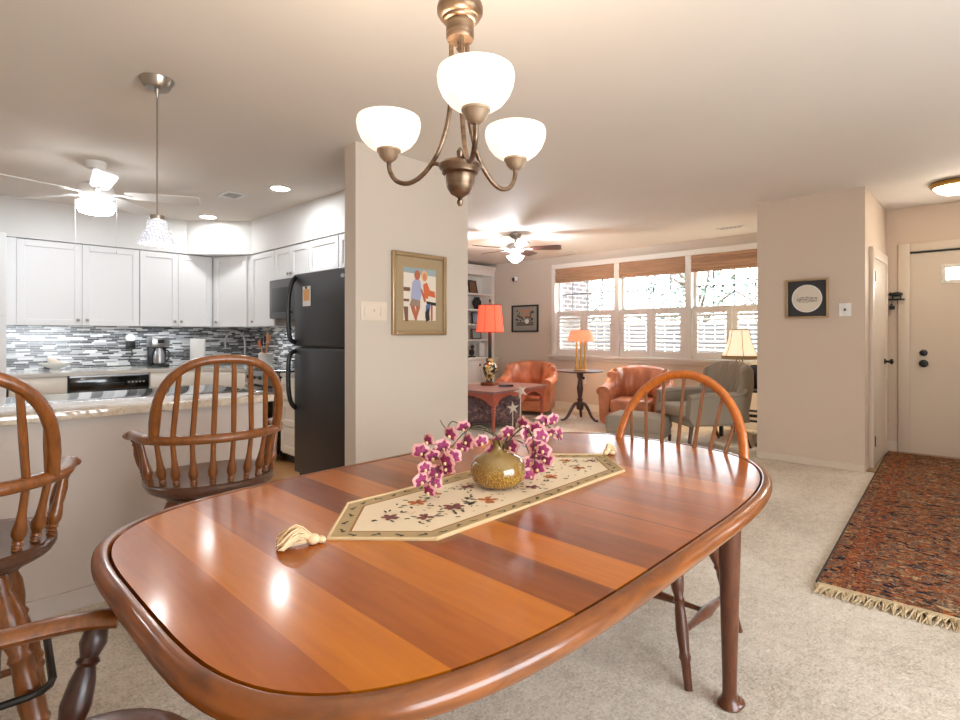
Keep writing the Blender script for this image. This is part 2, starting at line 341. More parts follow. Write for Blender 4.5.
def rot(p, a): return (p[0]*cos(a)-p[1]*sin(a), p[0]*sin(a)+p[1]*cos(a))
CEIL = 2.66
# ------------------------------------------------------------------ room shell
b = MB(); b.box(-1.7, 7.95, -2.3, 3.16, -0.1, 0); b.box(3.17, 7.95, 3.16, 7.5, -0.1, 0); struct('floor', 'carpet', b)
struct('floor_kitchen', 'honeywood', MB().box(-1.7, 3.17, 3.16, 7.5, -0.1, -0.002))
struct('floor_entry', 'entrywood', MB().box(6.16, 7.46, -2.0, 0.88, 0.001, 0.008))
struct('ceiling', 'ceil', MB().box(-1.8, 8.1, -2.4, 7.6, CEIL, CEIL+0.1))
# front wall with the triple window opening
b = MB(); y0, y1, z0, z1 = 2.06, 5.66, 0.93, 2.47
b.box(7.85, 8.0, y1, 7.5, 0, CEIL); b.box(7.85, 8.0, 1.81, y0, 0, CEIL); b.box(7.85, 8.0, y0, y1, 0, z0); b.box(7.85, 8.0, y0, y1, z1, CEIL)
struct('wall_front', 'wall', b)
struct('wall_far', 'wall', MB().box(3.3, 7.85, 7.42, 7.52, 0, CEIL))
struct('wall_kitchen_back', 'wallk', MB().box(-1.7, 3.3, 7.43, 7.53, 0, CEIL))
struct('wall_kitchen_right', 'wallk', MB().box(3.17, 3.30, 3.44, 7.43, 0, CEIL))
struct('wall_pillar', 'wall', MB().box(2.17, 3.30, 3.30, 3.44, 0, CEIL))
struct('wall_closet', 'walldimmed', MB().box(6.1, 7.85, 0.88, 1.81, 0, CEIL))
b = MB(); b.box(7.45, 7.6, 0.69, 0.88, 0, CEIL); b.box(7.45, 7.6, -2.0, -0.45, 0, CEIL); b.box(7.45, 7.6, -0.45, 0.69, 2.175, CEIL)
struct('wall_entry', 'walldimmed', b)
# walls behind the camera, one with an unseen window added for soft fill light
b = MB(); b.box(-1.75, -1.6, -2.3, 7.5, 0, CEIL)
struct('wall_left', 'wall', b)
b = MB(); b.box(-1.7, -0.2, -2.35, -2.2, 0, CEIL); b.box(2.8, 7.6, -2.35, -2.2, 0, CEIL); b.box(-0.2, 2.8, -2.35, -2.2, 0, 0.5); b.box(-0.2, 2.8, -2.35, -2.2, 2.3, CEIL)
struct('wall_back', 'wall', b)
def simple_window(name, horiz, a0, a1, z0, z1, p, nm):
    b = MB(); q = (lambda s0, s1, t0, t1: b.box(s0, s1, p-0.04, p+0.04, t0, t1)) if horiz else (lambda s0, s1, t0, t1: b.box(p-0.04, p+0.04, s0, s1, t0, t1))
    q(a0, a1, z0, z0+0.06); q(a0, a1, z1-0.06, z1)
    for k in range(nm+1):
        c = a0+0.03+(a1-a0-0.06)*k/nm; q(c-0.03, c+0.03, z0+0.06, z1-0.06)
    w = struct(name, 'trim', b); g = MB()
    if horiz: g.box(a0+.06, a1-.06, p-.003, p+.003, z0+.06, z1-.06)
    else: g.box(p-.003, p+.003, a0+.06, a1-.06, z0+.06, z1-.06)
    g.build('pane', 'glass', w)
simple_window('window_fill', True, -0.2, 2.8, 0.5, 2.3, -2.27, 3)
# soffit over the kitchen cabinets, with the cut corner
poly = [(-1.6, 7.08), (2.27, 7.08), (2.82, 6.53), (2.82, 3.44), (3.17, 3.44), (3.17, 7.43), (-1.6, 7.43)]
b = MB(); b.prism(poly, 2.26, CEIL); struct('trim_soffit', 'wallk', b)
# back splash
b = MB(); b.box(0.61, 3.165, 7.422, 7.43, 0.90, 1.40); struct('wall_splash_back', 'mosaic', b)
b = MB(); b.box(3.162, 3.17, 4.4, 7.42, 0.90, 1.50); struct('wall_splash_right', 'mosaic', b)
# peninsula wall
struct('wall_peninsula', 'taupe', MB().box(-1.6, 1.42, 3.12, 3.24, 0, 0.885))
# baseboards
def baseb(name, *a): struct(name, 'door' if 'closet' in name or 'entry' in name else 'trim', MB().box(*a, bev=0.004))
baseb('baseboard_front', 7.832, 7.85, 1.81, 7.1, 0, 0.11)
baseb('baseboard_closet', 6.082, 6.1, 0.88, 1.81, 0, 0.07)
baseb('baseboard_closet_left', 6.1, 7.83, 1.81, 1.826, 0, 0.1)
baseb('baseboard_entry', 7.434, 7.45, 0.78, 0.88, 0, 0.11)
baseb('baseboard_pillar', 2.17, 3.30, 3.285, 3.30, 0, 0.1)
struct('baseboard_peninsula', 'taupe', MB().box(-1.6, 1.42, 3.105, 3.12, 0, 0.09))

# ------------------------------------------------------------------ front windows: casing, panes, cafe shutters, woven shades
w = struct('window_1', 'trim', MB().box(7.80, 7.86, 2.02, 5.70, 2.44, 2.52, bev=0.004))
b = MB()
b.box(7.80, 7.99, 5.63, 5.70, 0.90, 2.46); b.box(7.80, 7.99, 2.02, 2.09, 0.90, 2.46)
for yc in (4.43, 3.26): b.box(7.82, 7.99, yc-0.045, yc+0.045, 0.90, 2.46)
b.box(7.90, 7.99, 2.06, 5.66, 2.40, 2.47); b.build('window_frame', 'trim', w, smooth=False)
b = MB(); b.box(7.755, 7.99, 1.99, 5.73, 0.895, 0.93, bev=0.005); b.box(7.82, 7.85, 2.02, 5.70, 0.84, 0.895, bev=0.004); b.build('window_sill', 'trim', w)
units = [(4.475, 5.63), (3.305, 4.385), (2.09, 3.215)]
for (a0, a1) in units:
    s = MB(); s.box(7.92, 7.97, a0, a0+0.045, 0.93, 2.42); s.box(7.92, 7.97, a1-0.045, a1, 0.93, 2.42); s.box(7.92, 7.97, a0, a1, 1.66, 1.70); s.box(7.92, 7.97, a0, a1, 2.36, 2.42); s.box(7.92, 7.97, a0, a1, 0.93, 0.98)
    so = s.build('sash', 'trim', w, smooth=False)
    g = MB()
    for k in range(1, 4): yy = a0+(a1-a0)*k/4; g.box(7.935, 7.945, yy-0.009, yy+0.009, 0.98, 2.36)
    for zz in (1.99,): g.box(7.935, 7.945, a0+.04, a1-.04, zz-0.009, zz+0.009)
    g.build('muntin', 'muntin', so, smooth=False)
    MB().box(7.951, 7.955, a0+.04, a1-.04, 0.98, 2.38).build('pane', 'glass', so, smooth=False)
lab = ['at the left end of the front window', 'second from the left above the tripod table lamp', 'left of the middle window', 'right of the middle window', 'in the right-hand window, beside the white lamp', 'last on the right behind the white lamp']
k = 0
for (a0, a1) in units:
    mid = (a0+a1)/2
    for (c0, c1) in ((mid+0.004, a1-0.01), (a0+0.01, mid-0.004)):
        t = thing('cafe_shutter', 'white louvred cafe shutter panel ' + lab[k], 'shutter', (7.86, c0, 0.94), 0, 'cafe shutters across the front window')
        wd = c1-c0; f = MB(); f.box(-0.02, 0.012, 0, 0.07, 0, 0.75); f.box(-0.02, 0.012, wd-0.07, wd, 0, 0.75); f.box(-0.02, 0.012, 0.07, wd-0.07, 0, 0.09); f.box(-0.02, 0.012, 0.07, wd-0.07, 0.66, 0.75)
        f.build('frame', 'trim', t, smooth=False)
        l = MB()
        for q in range(9):
            zz = 0.12+q*0.0635; l.T = M4.Translation((0, 0, zz)) @ M4.Rotation(R(-34), 4, 'Y'); l.box(-0.032, 0.032, 0.072, wd-0.072, -0.004, 0.004)
        l.build('louvre', 'trim', t, smooth=False); k += 1
sl = ['leftmost, over the window beside the brick view', 'in the middle over the centre window', 'rightmost, beside the hallway wall']
for (a0, a1), tx in zip(units, sl):
    t = thing('roman_shade', 'brown woven wood roman shade pulled up, ' + tx, 'window shade', (7.86, (a0+a1)/2, 2.44), 0, 'woven shades on the front window')
    h = (a1-a0)/2-0.005; b = MB(); b.box(-0.03, 0.02, -h, h, -0.245, 0, bev=0.006)
    for q in range(3): b.box(-0.042-0.006*q, -0.028, -h, h, -0.245+0.045*q, -0.205+0.05*q, bev=0.006)
    b.build('fabric', 'woven', t); box('headrail', 'woven', t, -0.045, 0.025, -h, h, -0.035, 0.0, bev=0.004)

# ------------------------------------------------------------------ doors
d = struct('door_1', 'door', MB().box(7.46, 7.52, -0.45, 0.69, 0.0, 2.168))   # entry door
b = MB(); b.box(7.425, 7.46, 0.675, 0.775, 0, 2.27, bev=0.004); b.box(7.425, 7.46, -0.52, -0.42, 0, 2.27, bev=0.004); b.box(7.425, 7.46, -0.42, 0.675, 2.18, 2.27, bev=0.004); b.build('door_frame', 'door', d); box('gap_shade', 'black', d, 7.44, 7.462, -0.42, 0.675, 2.160, 2.176)  # black strip paints in the shade of the gap above the door
b = MB()
for (s0, s1, t0, t1) in ((-0.14, 0.42, 1.98, 2.02), (-0.14, 0.42, 1.82, 1.86), (0.38, 0.42, 1.86, 1.98), (-0.14, -0.10, 1.86, 1.98)): b.box(7.445, 7.465, s0, s1, t0, t1, bev=0.003)
b.build('light_frame', 'trim', d)
MB().box(7.452, 7.458, -0.10, 0.38, 1.86, 1.98).build('pane', 'canlens', d, smooth=False)  # pane is no lamp; its brightness is put in as emission
for nm, zz, r in (('deadbolt', 1.09, 0.034), ('door_knob', 0.975, 0.04)):
    b = MB(); b.T = M4.Translation((7.46, 0.56, zz)) @ M4.Rotation(R(-90), 4, 'Y'); b.lathe([(r, 0), (r, 0.012), (r*0.6, 0.02), (r*0.45, 0.04), (r*0.75, 0.055), (r*0.7, 0.07), (0.004, 0.075)], 20); b.build(nm, 'black', d)
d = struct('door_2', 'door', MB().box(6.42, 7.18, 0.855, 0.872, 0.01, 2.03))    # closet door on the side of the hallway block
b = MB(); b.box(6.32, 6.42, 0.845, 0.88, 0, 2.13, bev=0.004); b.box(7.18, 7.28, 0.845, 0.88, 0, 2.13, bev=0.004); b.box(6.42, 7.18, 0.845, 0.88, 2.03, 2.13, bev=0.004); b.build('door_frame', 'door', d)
b = MB(); b.T = M4.Translation((7.1, 0.855, 1.0)) @ M4.Rotation(R(90), 4, 'X'); b.lathe([(0.03, 0), (0.03, 0.008), (0.012, 0.014), (0.012, 0.04), (0.03, 0.055), (0.03, 0.07), (0.004, 0.08)], 16); b.build('door_knob', 'iron', d)
for zz in (0.25, 1.85): MB().box(6.40, 6.43, 0.84, 0.856, zz-0.05, zz+0.05).build('hinge', 'iron', d)

# ------------------------------------------------------------------ kitchen cabinets (local: x along the front, -y out of the front)
def panel_door(parent, x0, x1, z0, z1, m='white', knob=None, name='door', st=0.062, handle=None):
    b = MB(); g = 0.002; x0 += g; x1 -= g; z0 += g; z1 -= g
    st = min(st, (z1-z0)*0.26, (x1-x0)*0.26)
    b.box(x0, x0+st, -0.022, -0.001, z0, z1, bev=0.002, seg=1); b.box(x1-st, x1, -0.022, -0.001, z0, z1, bev=0.002, seg=1)
    b.box(x0+st, x1-st, -0.022, -0.001, z0, z0+st, bev=0.002, seg=1); b.box(x0+st, x1-st, -0.022, -0.001, z1-st, z1, bev=0.002, seg=1)
    b.box(x0+st, x1-st, -0.010, -0.001, z0+st, z1-st)
    o = b.build(name, m, parent, smooth=False)
    if knob:
        k = MB(); k.T = M4.Translation((knob[0], -0.022, knob[1])) @ M4.Rotation(R(90), 4, 'X'); k.lathe([(0.006, 0), (0.006, 0.012), (0.017, 0.018), (0.017, 0.026), (0.004, 0.03)], 12); k.build('knob', 'nickel', o)
    return o
def carcass(t, w, dpt, z0, z1, m='white'): return box('body', m, t, 0, w, 0, dpt, z0, z1)
G1 = 'wall cabinets on the kitchen sink wall'
t = thing('wall_cabinet', 'white two-door wall cabinet above the dishwasher, leftmost of the row', 'cabinet', (0.70, 7.11, 0), 0)
carcass(t, 1.075, 0.31, 1.38, 2.255); panel_door(t, 0, 0.54, 1.38, 2.25, knob=(0.50, 1.44)); panel_door(t, 0.54, 1.075, 1.38, 2.25, knob=(0.58, 1.44))
t = thing('wall_cabinet', 'white two-door wall cabinet above the coffee maker', 'cabinet', (1.78, 7.11, 0), 0)
carcass(t, 0.79, 0.31, 1.38, 2.255); panel_door(t, 0, 0.40, 1.38, 2.25, knob=(0.36, 1.44)); panel_door(t, 0.40, 0.79, 1.38, 2.25, knob=(0.43, 1.44))
a = math.atan2(6.56-7.11, 2.84-2.58); L = math.hypot(0.26, 0.55)
t = thing('corner_wall_cabinet', 'white single-door corner wall cabinet above the faucet', 'cabinet', (2.58, 7.11, 0), a)
b = MB(); b.T = M4.Translation((-2.58, -7.11, 0)); b.T = M4.Rotation(-a, 4, 'Z') @ b.T; b.prism([(2.58, 7.11), (2.84, 6.56), (3.15, 6.56), (3.15, 7.41), (2.58, 7.41)], 1.38, 2.255); b.build('body', 'white', t, smooth=False)
panel_door(t, 0.04, L-0.06, 1.38, 2.25, knob=(0.09, 1.44))
RX = 2.85
def rcab(label, ya, yb, z0, z1, nd, name='wall_cabinet', knobs=None):
    t = thing(name, label, 'cabinet', (RX, yb, 0), R(-90)); w = yb-ya; carcass(t, w, 0.30, z0, z1+0.005)
    for i in range(nd): panel_door(t, w*i/nd, w*(i+1)/nd, z0, z1, knob=knobs[i] if knobs else None)
    return t
rcab('tall narrow white wall cabinet left of the microwave', 5.94, 6.555, 1.38, 2.25, 1, knobs=[(0.06, 1.44)])
rcab('short white two-door wall cabinet directly above the microwave', 5.18, 5.93, 1.90, 2.25, 2, knobs=[(0.34, 1.95), (0.41, 1.95)])
rcab('short white wall cabinet between microwave and refrigerator', 4.60, 5.17, 1.90, 2.25, 1)
rcab('short white wall cabinet over the right of the refrigerator', 3.98, 4.59, 1.90, 2.25, 1)
t = thing('pantry_cabinet', 'tall white pantry cabinet at the left edge of the kitchen', 'cabinet', (-0.4, 6.80, 0), 0)
carcass(t, 1.0, 0.6, 0.09, 2.25); panel_door(t, 0, 1.0, 1.46, 2.25); panel_door(t, 0, 1.0, 0.10, 1.45); box('plinth', 'black', t, 0.02, 0.98, 0.05, 0.58, 0, 0.09)
b = MB(); b.box(0.61, 0.70, 7.09, 7.42, 1.38, 2.255); o = b.build('filler_panel', 'white', None, smooth=False); tag(o, 'narrow white filler strip between pantry and wall cabinets', 'cabinet panel')
# base run on the sink wall
def bcab(label, loc, rz, w, doors=1, drawers=1, dpt=0.6, dw3=False):
    t = thing('base_cabinet', label, 'cabinet', loc, rz); box('body', 'ivory', t, 0, w, 0, dpt, 0.10, 0.862); box('plinth', 'black', t, 0.0, w, 0.06, dpt, 0, 0.10)
    if dw3:
        for q0, q1 in ((0.12, 0.37), (0.38, 0.63), (0.64, 0.85)): panel_door(t, 0.01, w-0.01, q0, q1, 'ivory', name='drawer', knob=(w/2, (q0+q1)/2) if False else None)
    else:
        for i in range(drawers): box('drawer', 'ivory', t, w*i/drawers+.006, w*(i+1)/drawers-.006, -0.02, 0, 0.70, 0.85, bev=0.003)
        for i in range(doors): panel_door(t, w*i/doors+.004, w*(i+1)/doors-.004, 0.12, 0.69, 'ivory')
    return t
bcab('cream base cabinet with drawer left of the black dishwasher', (0.62, 6.82, 0), 0, 0.45)
bcab('cream base cabinet right of the black dishwasher, under the paper towels', (1.805, 6.82, 0), 0, 0.475, 1, 1)
t = thing('dishwasher', 'black built-in dishwasher under the kitchen worktop', 'dishwasher', (1.08, 6.82, 0), 0)
box('body', 'black', t, 0, 0.715, 0, 0.58, 0.1, 0.855); box('door', 'blackgloss', t, 0.005, 0.71, -0.03, -0.002, 0.12, 0.70, bev=0.004)
p = box('control_panel', 'blackgloss', t, 0.005, 0.71, -0.035, -0.002, 0.71, 0.84, bev=0.006)
box('handle', 'black', p, 0.22, 0.48, -0.05, -0.034, 0.745, 0.775, bev=0.005)
b = MB()
for q in range(5): b.box(0.51+q*0.035, 0.53+q*0.035, -0.038, -0.034, 0.765, 0.78)
b.build('button', 'p_grey', p); box('vent_strip', 'steel', t, 0.005, 0.71, -0.02, -0.002, 0.842, 0.86)
t = thing('sink_cabinet', 'cream corner sink cabinet below the faucet', 'cabinet', (2.29, 6.82, 0), math.atan2(-0.56, 0.26))
b = MB(); b.T = M4.Rotation(-math.atan2(-0.56, 0.26), 4, 'Z') @ M4.Translation((-2.29, -6.82, 0)); b.prism([(2.29, 6.82), (2.55, 6.26), (3.15, 6.26), (3.15, 7.41), (2.29, 7.41)], 0.10, 0.862); b.build('body', 'ivory', t, smooth=False)
panel_door(t, 0.03, 0.58, 0.14, 0.68, 'ivory'); box('false_drawer', 'ivory', t, 0.03, 0.58, -0.02, 0, 0.70, 0.85, bev=0.003)
bcab('cream corner base cabinet between sink and range', (2.55, 6.25, 0), R(-90), 0.27, 1, 1)
bcab('cream three-drawer base cabinet between range and refrigerator', (2.55, 5.185, 0), R(-90), 0.73, dw3=True)
b = MB(); b.prism([(0.60, 6.79), (2.28, 6.79), (2.53, 6.25), (2.53, 5.965), (3.16, 5.965), (3.16, 7.42), (0.60, 7.42)], 0.865, 0.90); tag(b.build('worktop', 'kitchen_counter', None, smooth=False), 'grey stone worktop along the kitchen back wall', 'worktop')
b = MB(); b.box(2.53, 3.16, 4.45, 5.19, 0.865, 0.90); tag(b.build('worktop', 'kitchen_counter', None, smooth=False), 'short stone worktop beside the refrigerator', 'worktop')
# island top
b = MB(); b.box(-1.6, 1.47, 3.075, 4.02, 0.89, 0.93, bev=0.004); tag(b.build('peninsula_worktop', 'granite', None), 'polished speckled granite top of the kitchen peninsula behind the bar stools', 'worktop')
t = thing('peninsula_cabinet', 'white base cabinet with grey end panel under the granite peninsula', 'cabinet', (-1.55, 3.25, 0), 0)
box('body', 'ivory', t, 0, 2.93, 0, 0.70, 0.08, 0.885); box('plinth', 'black', t, 0, 2.9, 0.02, 0.64, 0, 0.08); box('end_panel', 'white', t, 2.93, 2.95, 0, 0.71, 0.02, 0.885)
# range
t = thing('range', 'black electric range below the microwave', 'stove', (2.53, 5.955, 0), R(-90))
box('body', 'black', t, 0, 0.76, 0, 0.6, 0.06, 0.90); d_ = box('oven_door', 'blackgloss', t, 0.01, 0.75, -0.035, -0.002, 0.25, 0.74, bev=0.006)
b = MB(); b.tube([(0.06, -0.035, 0.70), (0.06, -0.075, 0.70), (0.70, -0.075, 0.70), (0.70, -0.035, 0.70)], 0.011); b.build('handle', 'steel', d_)
box('drawer', 'blackgloss', t, 0.01, 0.75, -0.03, -0.002, 0.08, 0.235, bev=0.005); box('control_panel', 'steel', t, 0.0, 0.76, -0.03, -0.002, 0.76, 0.895, bev=0.006)
b = MB(); b.box(0, 0.76, -0.01, 0.6, 0.90, 0.915, bev=0.003); b.build('cooktop', 'blackgloss', t)
for q in range(5):
    b = MB(); b.T = M4.Translation((0.10+q*0.14, -0.03, 0.83)) @ M4.Rotation(R(90), 4, 'X'); b.lathe([(0.02, 0), (0.018, 0.02), (0.004, 0.022)], 12); b.build('knob', 'black', t)
# microwave
t = thing('microwave', 'grey over-the-range microwave under the short cabinet', 'microwave', (2.79, 5.93, 0), R(-90))
box('body', 'micro', t, 0, 0.75, 0.0, 0.36, 1.46, 1.893, bev=0.003); d_ = box('door', 'micro', t, 0.0, 0.58, -0.025, -0.001, 1.465, 1.89, bev=0.005)
box('window', 'black', d_, 0.07, 0.46, -0.028, -0.024, 1.53, 1.80, bev=0.001); b = MB(); b.tube([(0.53, -0.025, 1.52), (0.53, -0.06, 1.54), (0.53, -0.06, 1.81), (0.53, -0.025, 1.83)], 0.010); b.build('handle', 'black', d_)
box('control_panel', 'black', t, 0.585, 0.75, -0.025, -0.001, 1.465, 1.89, bev=0.004)
# refrigerator
t = thing('refrigerator', 'tall black top-freezer refrigerator beside the pillar', 'refrigerator', (2.25, 4.36, 0), R(-90))
box('body', 'fridge', t, 0.01, 0.84, 0.07, 0.80, 0.03, 1.79); box('base_grille', 'black', t, 0.02, 0.83, 0.04, 0.07, 0.01, 0.10)
fz = box('freezer_door', 'fridge', t, 0, 0.85, 0, 0.062, 1.185, 1.80, bev=0.012, seg=3); fd = box('fridge_door', 'fridge', t, 0, 0.85, 0, 0.062, 0.11, 1.172, bev=0.012, seg=3)
for dd, zz in ((fz, [1.215, 1.25, 1.40, 1.60, 1.72, 1.775]), (fd, [1.145, 1.11, 0.98, 0.80, 0.70, 0.655])):
    b = MB(); off = [0.0, -0.055, -0.07, -0.065, -0.04, 0.0]; b.tube(spline([(0.035, o_, z_) for o_, z_ in zip(off, zz)], 5), 0.014, 10, rh=0.02); b.build('handle', 'black', dd)
b = MB(); b.T = M4.Translation((0.765, -0.001, 1.735)) @ M4.Rotation(R(90), 4, 'X') @ M4.Diagonal((1.7, 1, 1, 1)); b.lathe([(0.017, 0), (0.015, 0.003)], 20); b.build('badge', 'steel', fz)
o = thing('note_card', 'small photo note held to the refrigerator freezer door', 'note', (2.249, 4.20, 1.52), R(-90))
box('card', 'whitepaper', o, 0.0, 0.125, -0.004, 0.0, 0.0, 0.165); box('picture', 'p_blond', o, 0.012, 0.112, -0.0055, -0.0035, 0.045, 0.14); b = MB(); b.T = M4.Translation((0.06, -0.004, 0.152)) @ M4.Rotation(R(90), 4, 'X'); b.lathe([(0.012, 0), (0.01, 0.008)], 12); b.build('magnet', 'black', o)

# worktop items
t = thing('coffee_maker', 'black and steel drip coffee maker on the kitchen worktop', 'coffee maker', (1.985, 7.15, 0.90), 0); t.scale = (0.84, 0.9, 1.0)
box('base', 'black', t, -0.11, 0.11, -0.11, 0.13, 0, 0.035, bev=0.008); box('tower', 'black', t, -0.11, 0.11, 0.03, 0.13, 0.035, 0.30, bev=0.008); hd = box('head', 'steel', t, -0.112, 0.112, -0.11, 0.13, 0.235, 0.36, bev=0.012)
box('display', 'black', hd, -0.04, 0.04, -0.114, -0.108, 0.285, 0.325)
ca = MB().lathe([(0.05, 0.036), (0.072, 0.05), (0.076, 0.13), (0.06, 0.19), (0.045, 0.21), (0.045, 0.225)], 20, (0.0, -0.035, 0)).build('carafe', 'steel', t)
b = MB(); b.tube(spline([(0.05, -0.06, 0.20), (0.10, -0.08, 0.19), (0.115, -0.085, 0.13), (0.08, -0.07, 0.07)], 5), 0.009); b.build('handle', 'black', ca)
t = thing('paper_towel_roll', 'white paper towel roll standing on the kitchen worktop', 'paper towel', (2.37, 7.0, 0.90), 0)
MB().lathe([(0.075, 0), (0.075, 0.012), (0.01, 0.014)], 20).build('base', 'steel', t); MB().lathe([(0.02, 0.016), (0.082, 0.016), (0.084, 0.02), (0.084, 0.33), (0.082, 0.334), (0.02, 0.334)], 28).build('roll', 'whitepaper', t)
t = thing('shell_dish', 'clear dish holding a pale seashell on the worktop left of the dishwasher', 'dish', (1.03, 7.22, 0.90), 0)
MB().lathe([(0.05, 0), (0.05, 0.012), (0.03, 0.018), (0.11, 0.055), (0.15, 0.085), (0.146, 0.085), (0.10, 0.058), (0.01, 0.03)], 28).build('bowl', 'glaze', t)
o = thing('seashell', 'pale beige seashell lying in the clear dish', 'seashell', (1.03, 7.22, 0.935), 0)
b = MB(); b.tube(spline([(-0.06, 0, 0.105), (-0.04, 0, 0.075), (0, 0, 0.05), (0.06, 0.01, 0.03), (0.10, 0.01, 0.02)], 4), [0.004+0.035*sin(pi*min(1, i/16*1.15)) for i in range(17)], 10); b.build('body', 'paper', o)
t = thing('wall_charger', 'black plug-in charger with round white top on the mosaic wall', 'charger', (1.76, 7.42, 1.12), 0)
box('plug', 'black', t, -0.045, 0.045, -0.05, -0.001, 0, 0.09, bev=0.006); b = MB(); b.T = M4.Translation((0, -0.02, 0.125)) @ M4.Rotation(R(90), 4, 'X'); b.lathe([(0.05, -0.015), (0.052, 0), (0.045, 0.02), (0.02, 0.026)], 20); b.build('dial', 'plastic_w', t)
b = MB(); b.tube(spline([(0.01, -0.02, 0), (0.02, -0.015, -0.07), (-0.01, -0.012, -0.13), (0.02, -0.012, -0.21)], 5), 0.004, 6); b.build('wire', 'black', t)
t = thing('faucet', 'tall gooseneck chrome faucet at the corner sink', 'faucet', (2.88, 6.86, 0.90), R(135))
MB().lathe([(0.03, 0), (0.03, 0.02), (0.018, 0.03), (0.018, 0.09)], 16).build('base', 'steel', t)
b = MB(); b.tube(spline([(0, 0, 0.08), (0, 0, 0.28), (0.03, 0, 0.38), (0.12, 0, 0.43), (0.21, 0, 0.39), (0.245, 0, 0.30), (0.245, 0, 0.22)], 6), 0.014, 12); b.build('spout', 'steel', t)
b = MB(); b.tube([(0, 0.016, 0.06), (0, 0.06, 0.08), (0, 0.09, 0.12)], 0.007); b.build('lever', 'steel', t)
t = tag(MB().lathe([(0.065, 0), (0.078, 0.01), (0.082, 0.16), (0.088, 0.17), (0.082, 0.172), (0.074, 0.16), (0.07, 0.015)], 24).build('utensil_crock', 'glaze', None), 'white ceramic utensil crock on the worktop near the range', 'crock'); t.location = (2.80, 6.10, 0.90)
us = [('black slotted spatula leaning left in the crock', 'black', -0.05, 0.03, 0.34, 'spatula'), ('red silicone spoon in the utensil crock', 'p_coral', -0.09, -0.03, 0.30, 'spoon'), ('wooden spoon standing tall at the back of the crock', 'honeywood', 0.06, -0.05, 0.40, 'spoon'), ('black ladle in the middle of the crock', 'black', 0.01, 0.0, 0.36, 'ladle'), ('wooden spatula leaning right in the crock', 'oakbow', 0.09, 0.02, 0.37, 'spatula')]
for lb, m_, dx, dy, h, cat in us:
    o = thing(cat.replace(' ', '_'), lb, cat, (2.80, 6.10, 0.915), 0, 'utensils in the white crock')
    tip = V((dx*0.3 - 0.02, -dx, h)); b0 = V((-dx*0.1, dx*0.3, 0)); b = MB(); b.tube([b0, b0.lerp(tip, 0.75)], 0.006, 8); b.build('handle', m_, o)
    b = MB(); c = b0.lerp(tip, 0.87); b.ell(c, (0.012, 0.03, 0.05), 10, 8); b.build('head', m_, o)
# ------------------------------------------------------------------ dining table
TA, TB, TC = 1.145, 0.68, (1.415, 1.20)
def outline(inset, n=96):
    out = []
    for i in range(n):
        a = 2*pi*i/n; c, s = cos(a), sin(a); e = 3.0 if c > 0 else 4.2
        out.append((math.copysign(abs(c)**(2/e), c)*(TA-inset), math.copysign(abs(s)**(2/e), s)*(TB-inset)))
    return out
t = thing('dining_table', 'large oval cherry dining table with striped boards in the foreground', 'dining table', (TC[0], TC[1], 0), 0)
ZT = 0.76
MB().prism(outline(0.0385), ZT-0.028, ZT).build('tabletop', 'cherry', t, ang=30)
prof = [(0.040, ZT-0.02), (0.0345, ZT-0.014), (0.0335, ZT-0.004), (0.030, ZT+0.002), (0.020, ZT+0.003), (0.008, ZT-0.003), (0.001, ZT-0.012), (0.0, ZT-0.026), (0.004, ZT-0.036), (0.012, ZT-0.042), (0.03, ZT-0.045), (0.08, ZT-0.046), (0.08, ZT-0.03)]
b = MB(); rs = [[(x, y, z) for x, y in outline(i)] for i, z in prof]; b.rings(rs, cap=False); b.build('rim', 'rim', t, ang=50)
b = MB(); 
for s in (1, -1): b.box(-0.69, 0.44, s*0.44-0.011, s*0.46+0.011, ZT-0.12, ZT-0.045)
for x in (-0.70, 0.45): b.box(x-0.011, x+0.011, -0.45, 0.45, ZT-0.12, ZT-0.045)
b.build('apron', 'cherryleg', t)
def cab_leg(x, y):
    b = MB(); pr = [(0.0, 0.034), (0.06, 0.036), (0.12, 0.037), (0.3, 0.034), (0.6, 0.0285), (0.86, 0.0235), (0.93, 0.023), (0.96, 0.027), (0.975, 0.036), (0.99, 0.040), (1.0, 0.034)]
    b.turned((x, y, ZT-0.046), (x, y, 0.0), pr, 18)
    b.ell((x+0.014, y-0.012, 0.016), (0.036, 0.034, 0.016), 16, 8)
    return b
for x, y in ((0.525, -0.536), (0.525, 0.536), (-0.80, -0.36), (-0.80, 0.36)): cab_leg(x, y).build('leg', 'cherryleg', t)

# table runner
RX0, RX1, RS0, RS1, RY, RHW = 0.719, 2.06, 0.911, 1.865, 1.227, 0.207
def hexa(i):
    k = 0.6
    return [(RX0+i*1.35, RY), (RS0+i*0.5, RY-RHW+i), (RS1-i*0.5, RY-RHW+i), (RX1-i*1.35, RY), (RS1-i*0.5, RY+RHW-i), (RS0+i*0.5, RY+RHW-i)]
def dense(pl, n=14):
    out = []
    for i in range(len(pl)):
        a, c = V(pl[i]), V(pl[(i+1) % len(pl)])
        out += [a.lerp(c, k/n) for k in range(n)]
    return out
t = thing('table_runner', 'cream floral tapestry table runner with tasselled points on the dining table', 'table runner', (RX0, RY, ZT), 0)
def zof(x, y):
    return 0.0026 + 0.0016*(1+sin(x*9+y*5))*(1 if abs(y-RY) > RHW-0.012 else 0.35)
b = MB(); seq = [(0.0, 0), (0.008, 0), (0.008, 1), (0.05, 1), (0.05, 2), (0.056, 2), (0.056, 3), (0.12, 3), (0.20, 3)]
def ringpts(i, dz=0.0): return [(p.x-RX0, p.y-RY, zof(p.x, p.y)+dz) for p in dense(hexa(i))]
for (i0, m0), (i1, m1) in zip(seq, seq[1:]):
    if i0 == i1: continue
    b.mi = m1 if m1 == m0 else m1
    b.rings([ringpts(i0), ringpts(i1)], cap=False)
b.mi = 3; b.poly(ringpts(0.20)); b.mi = 0
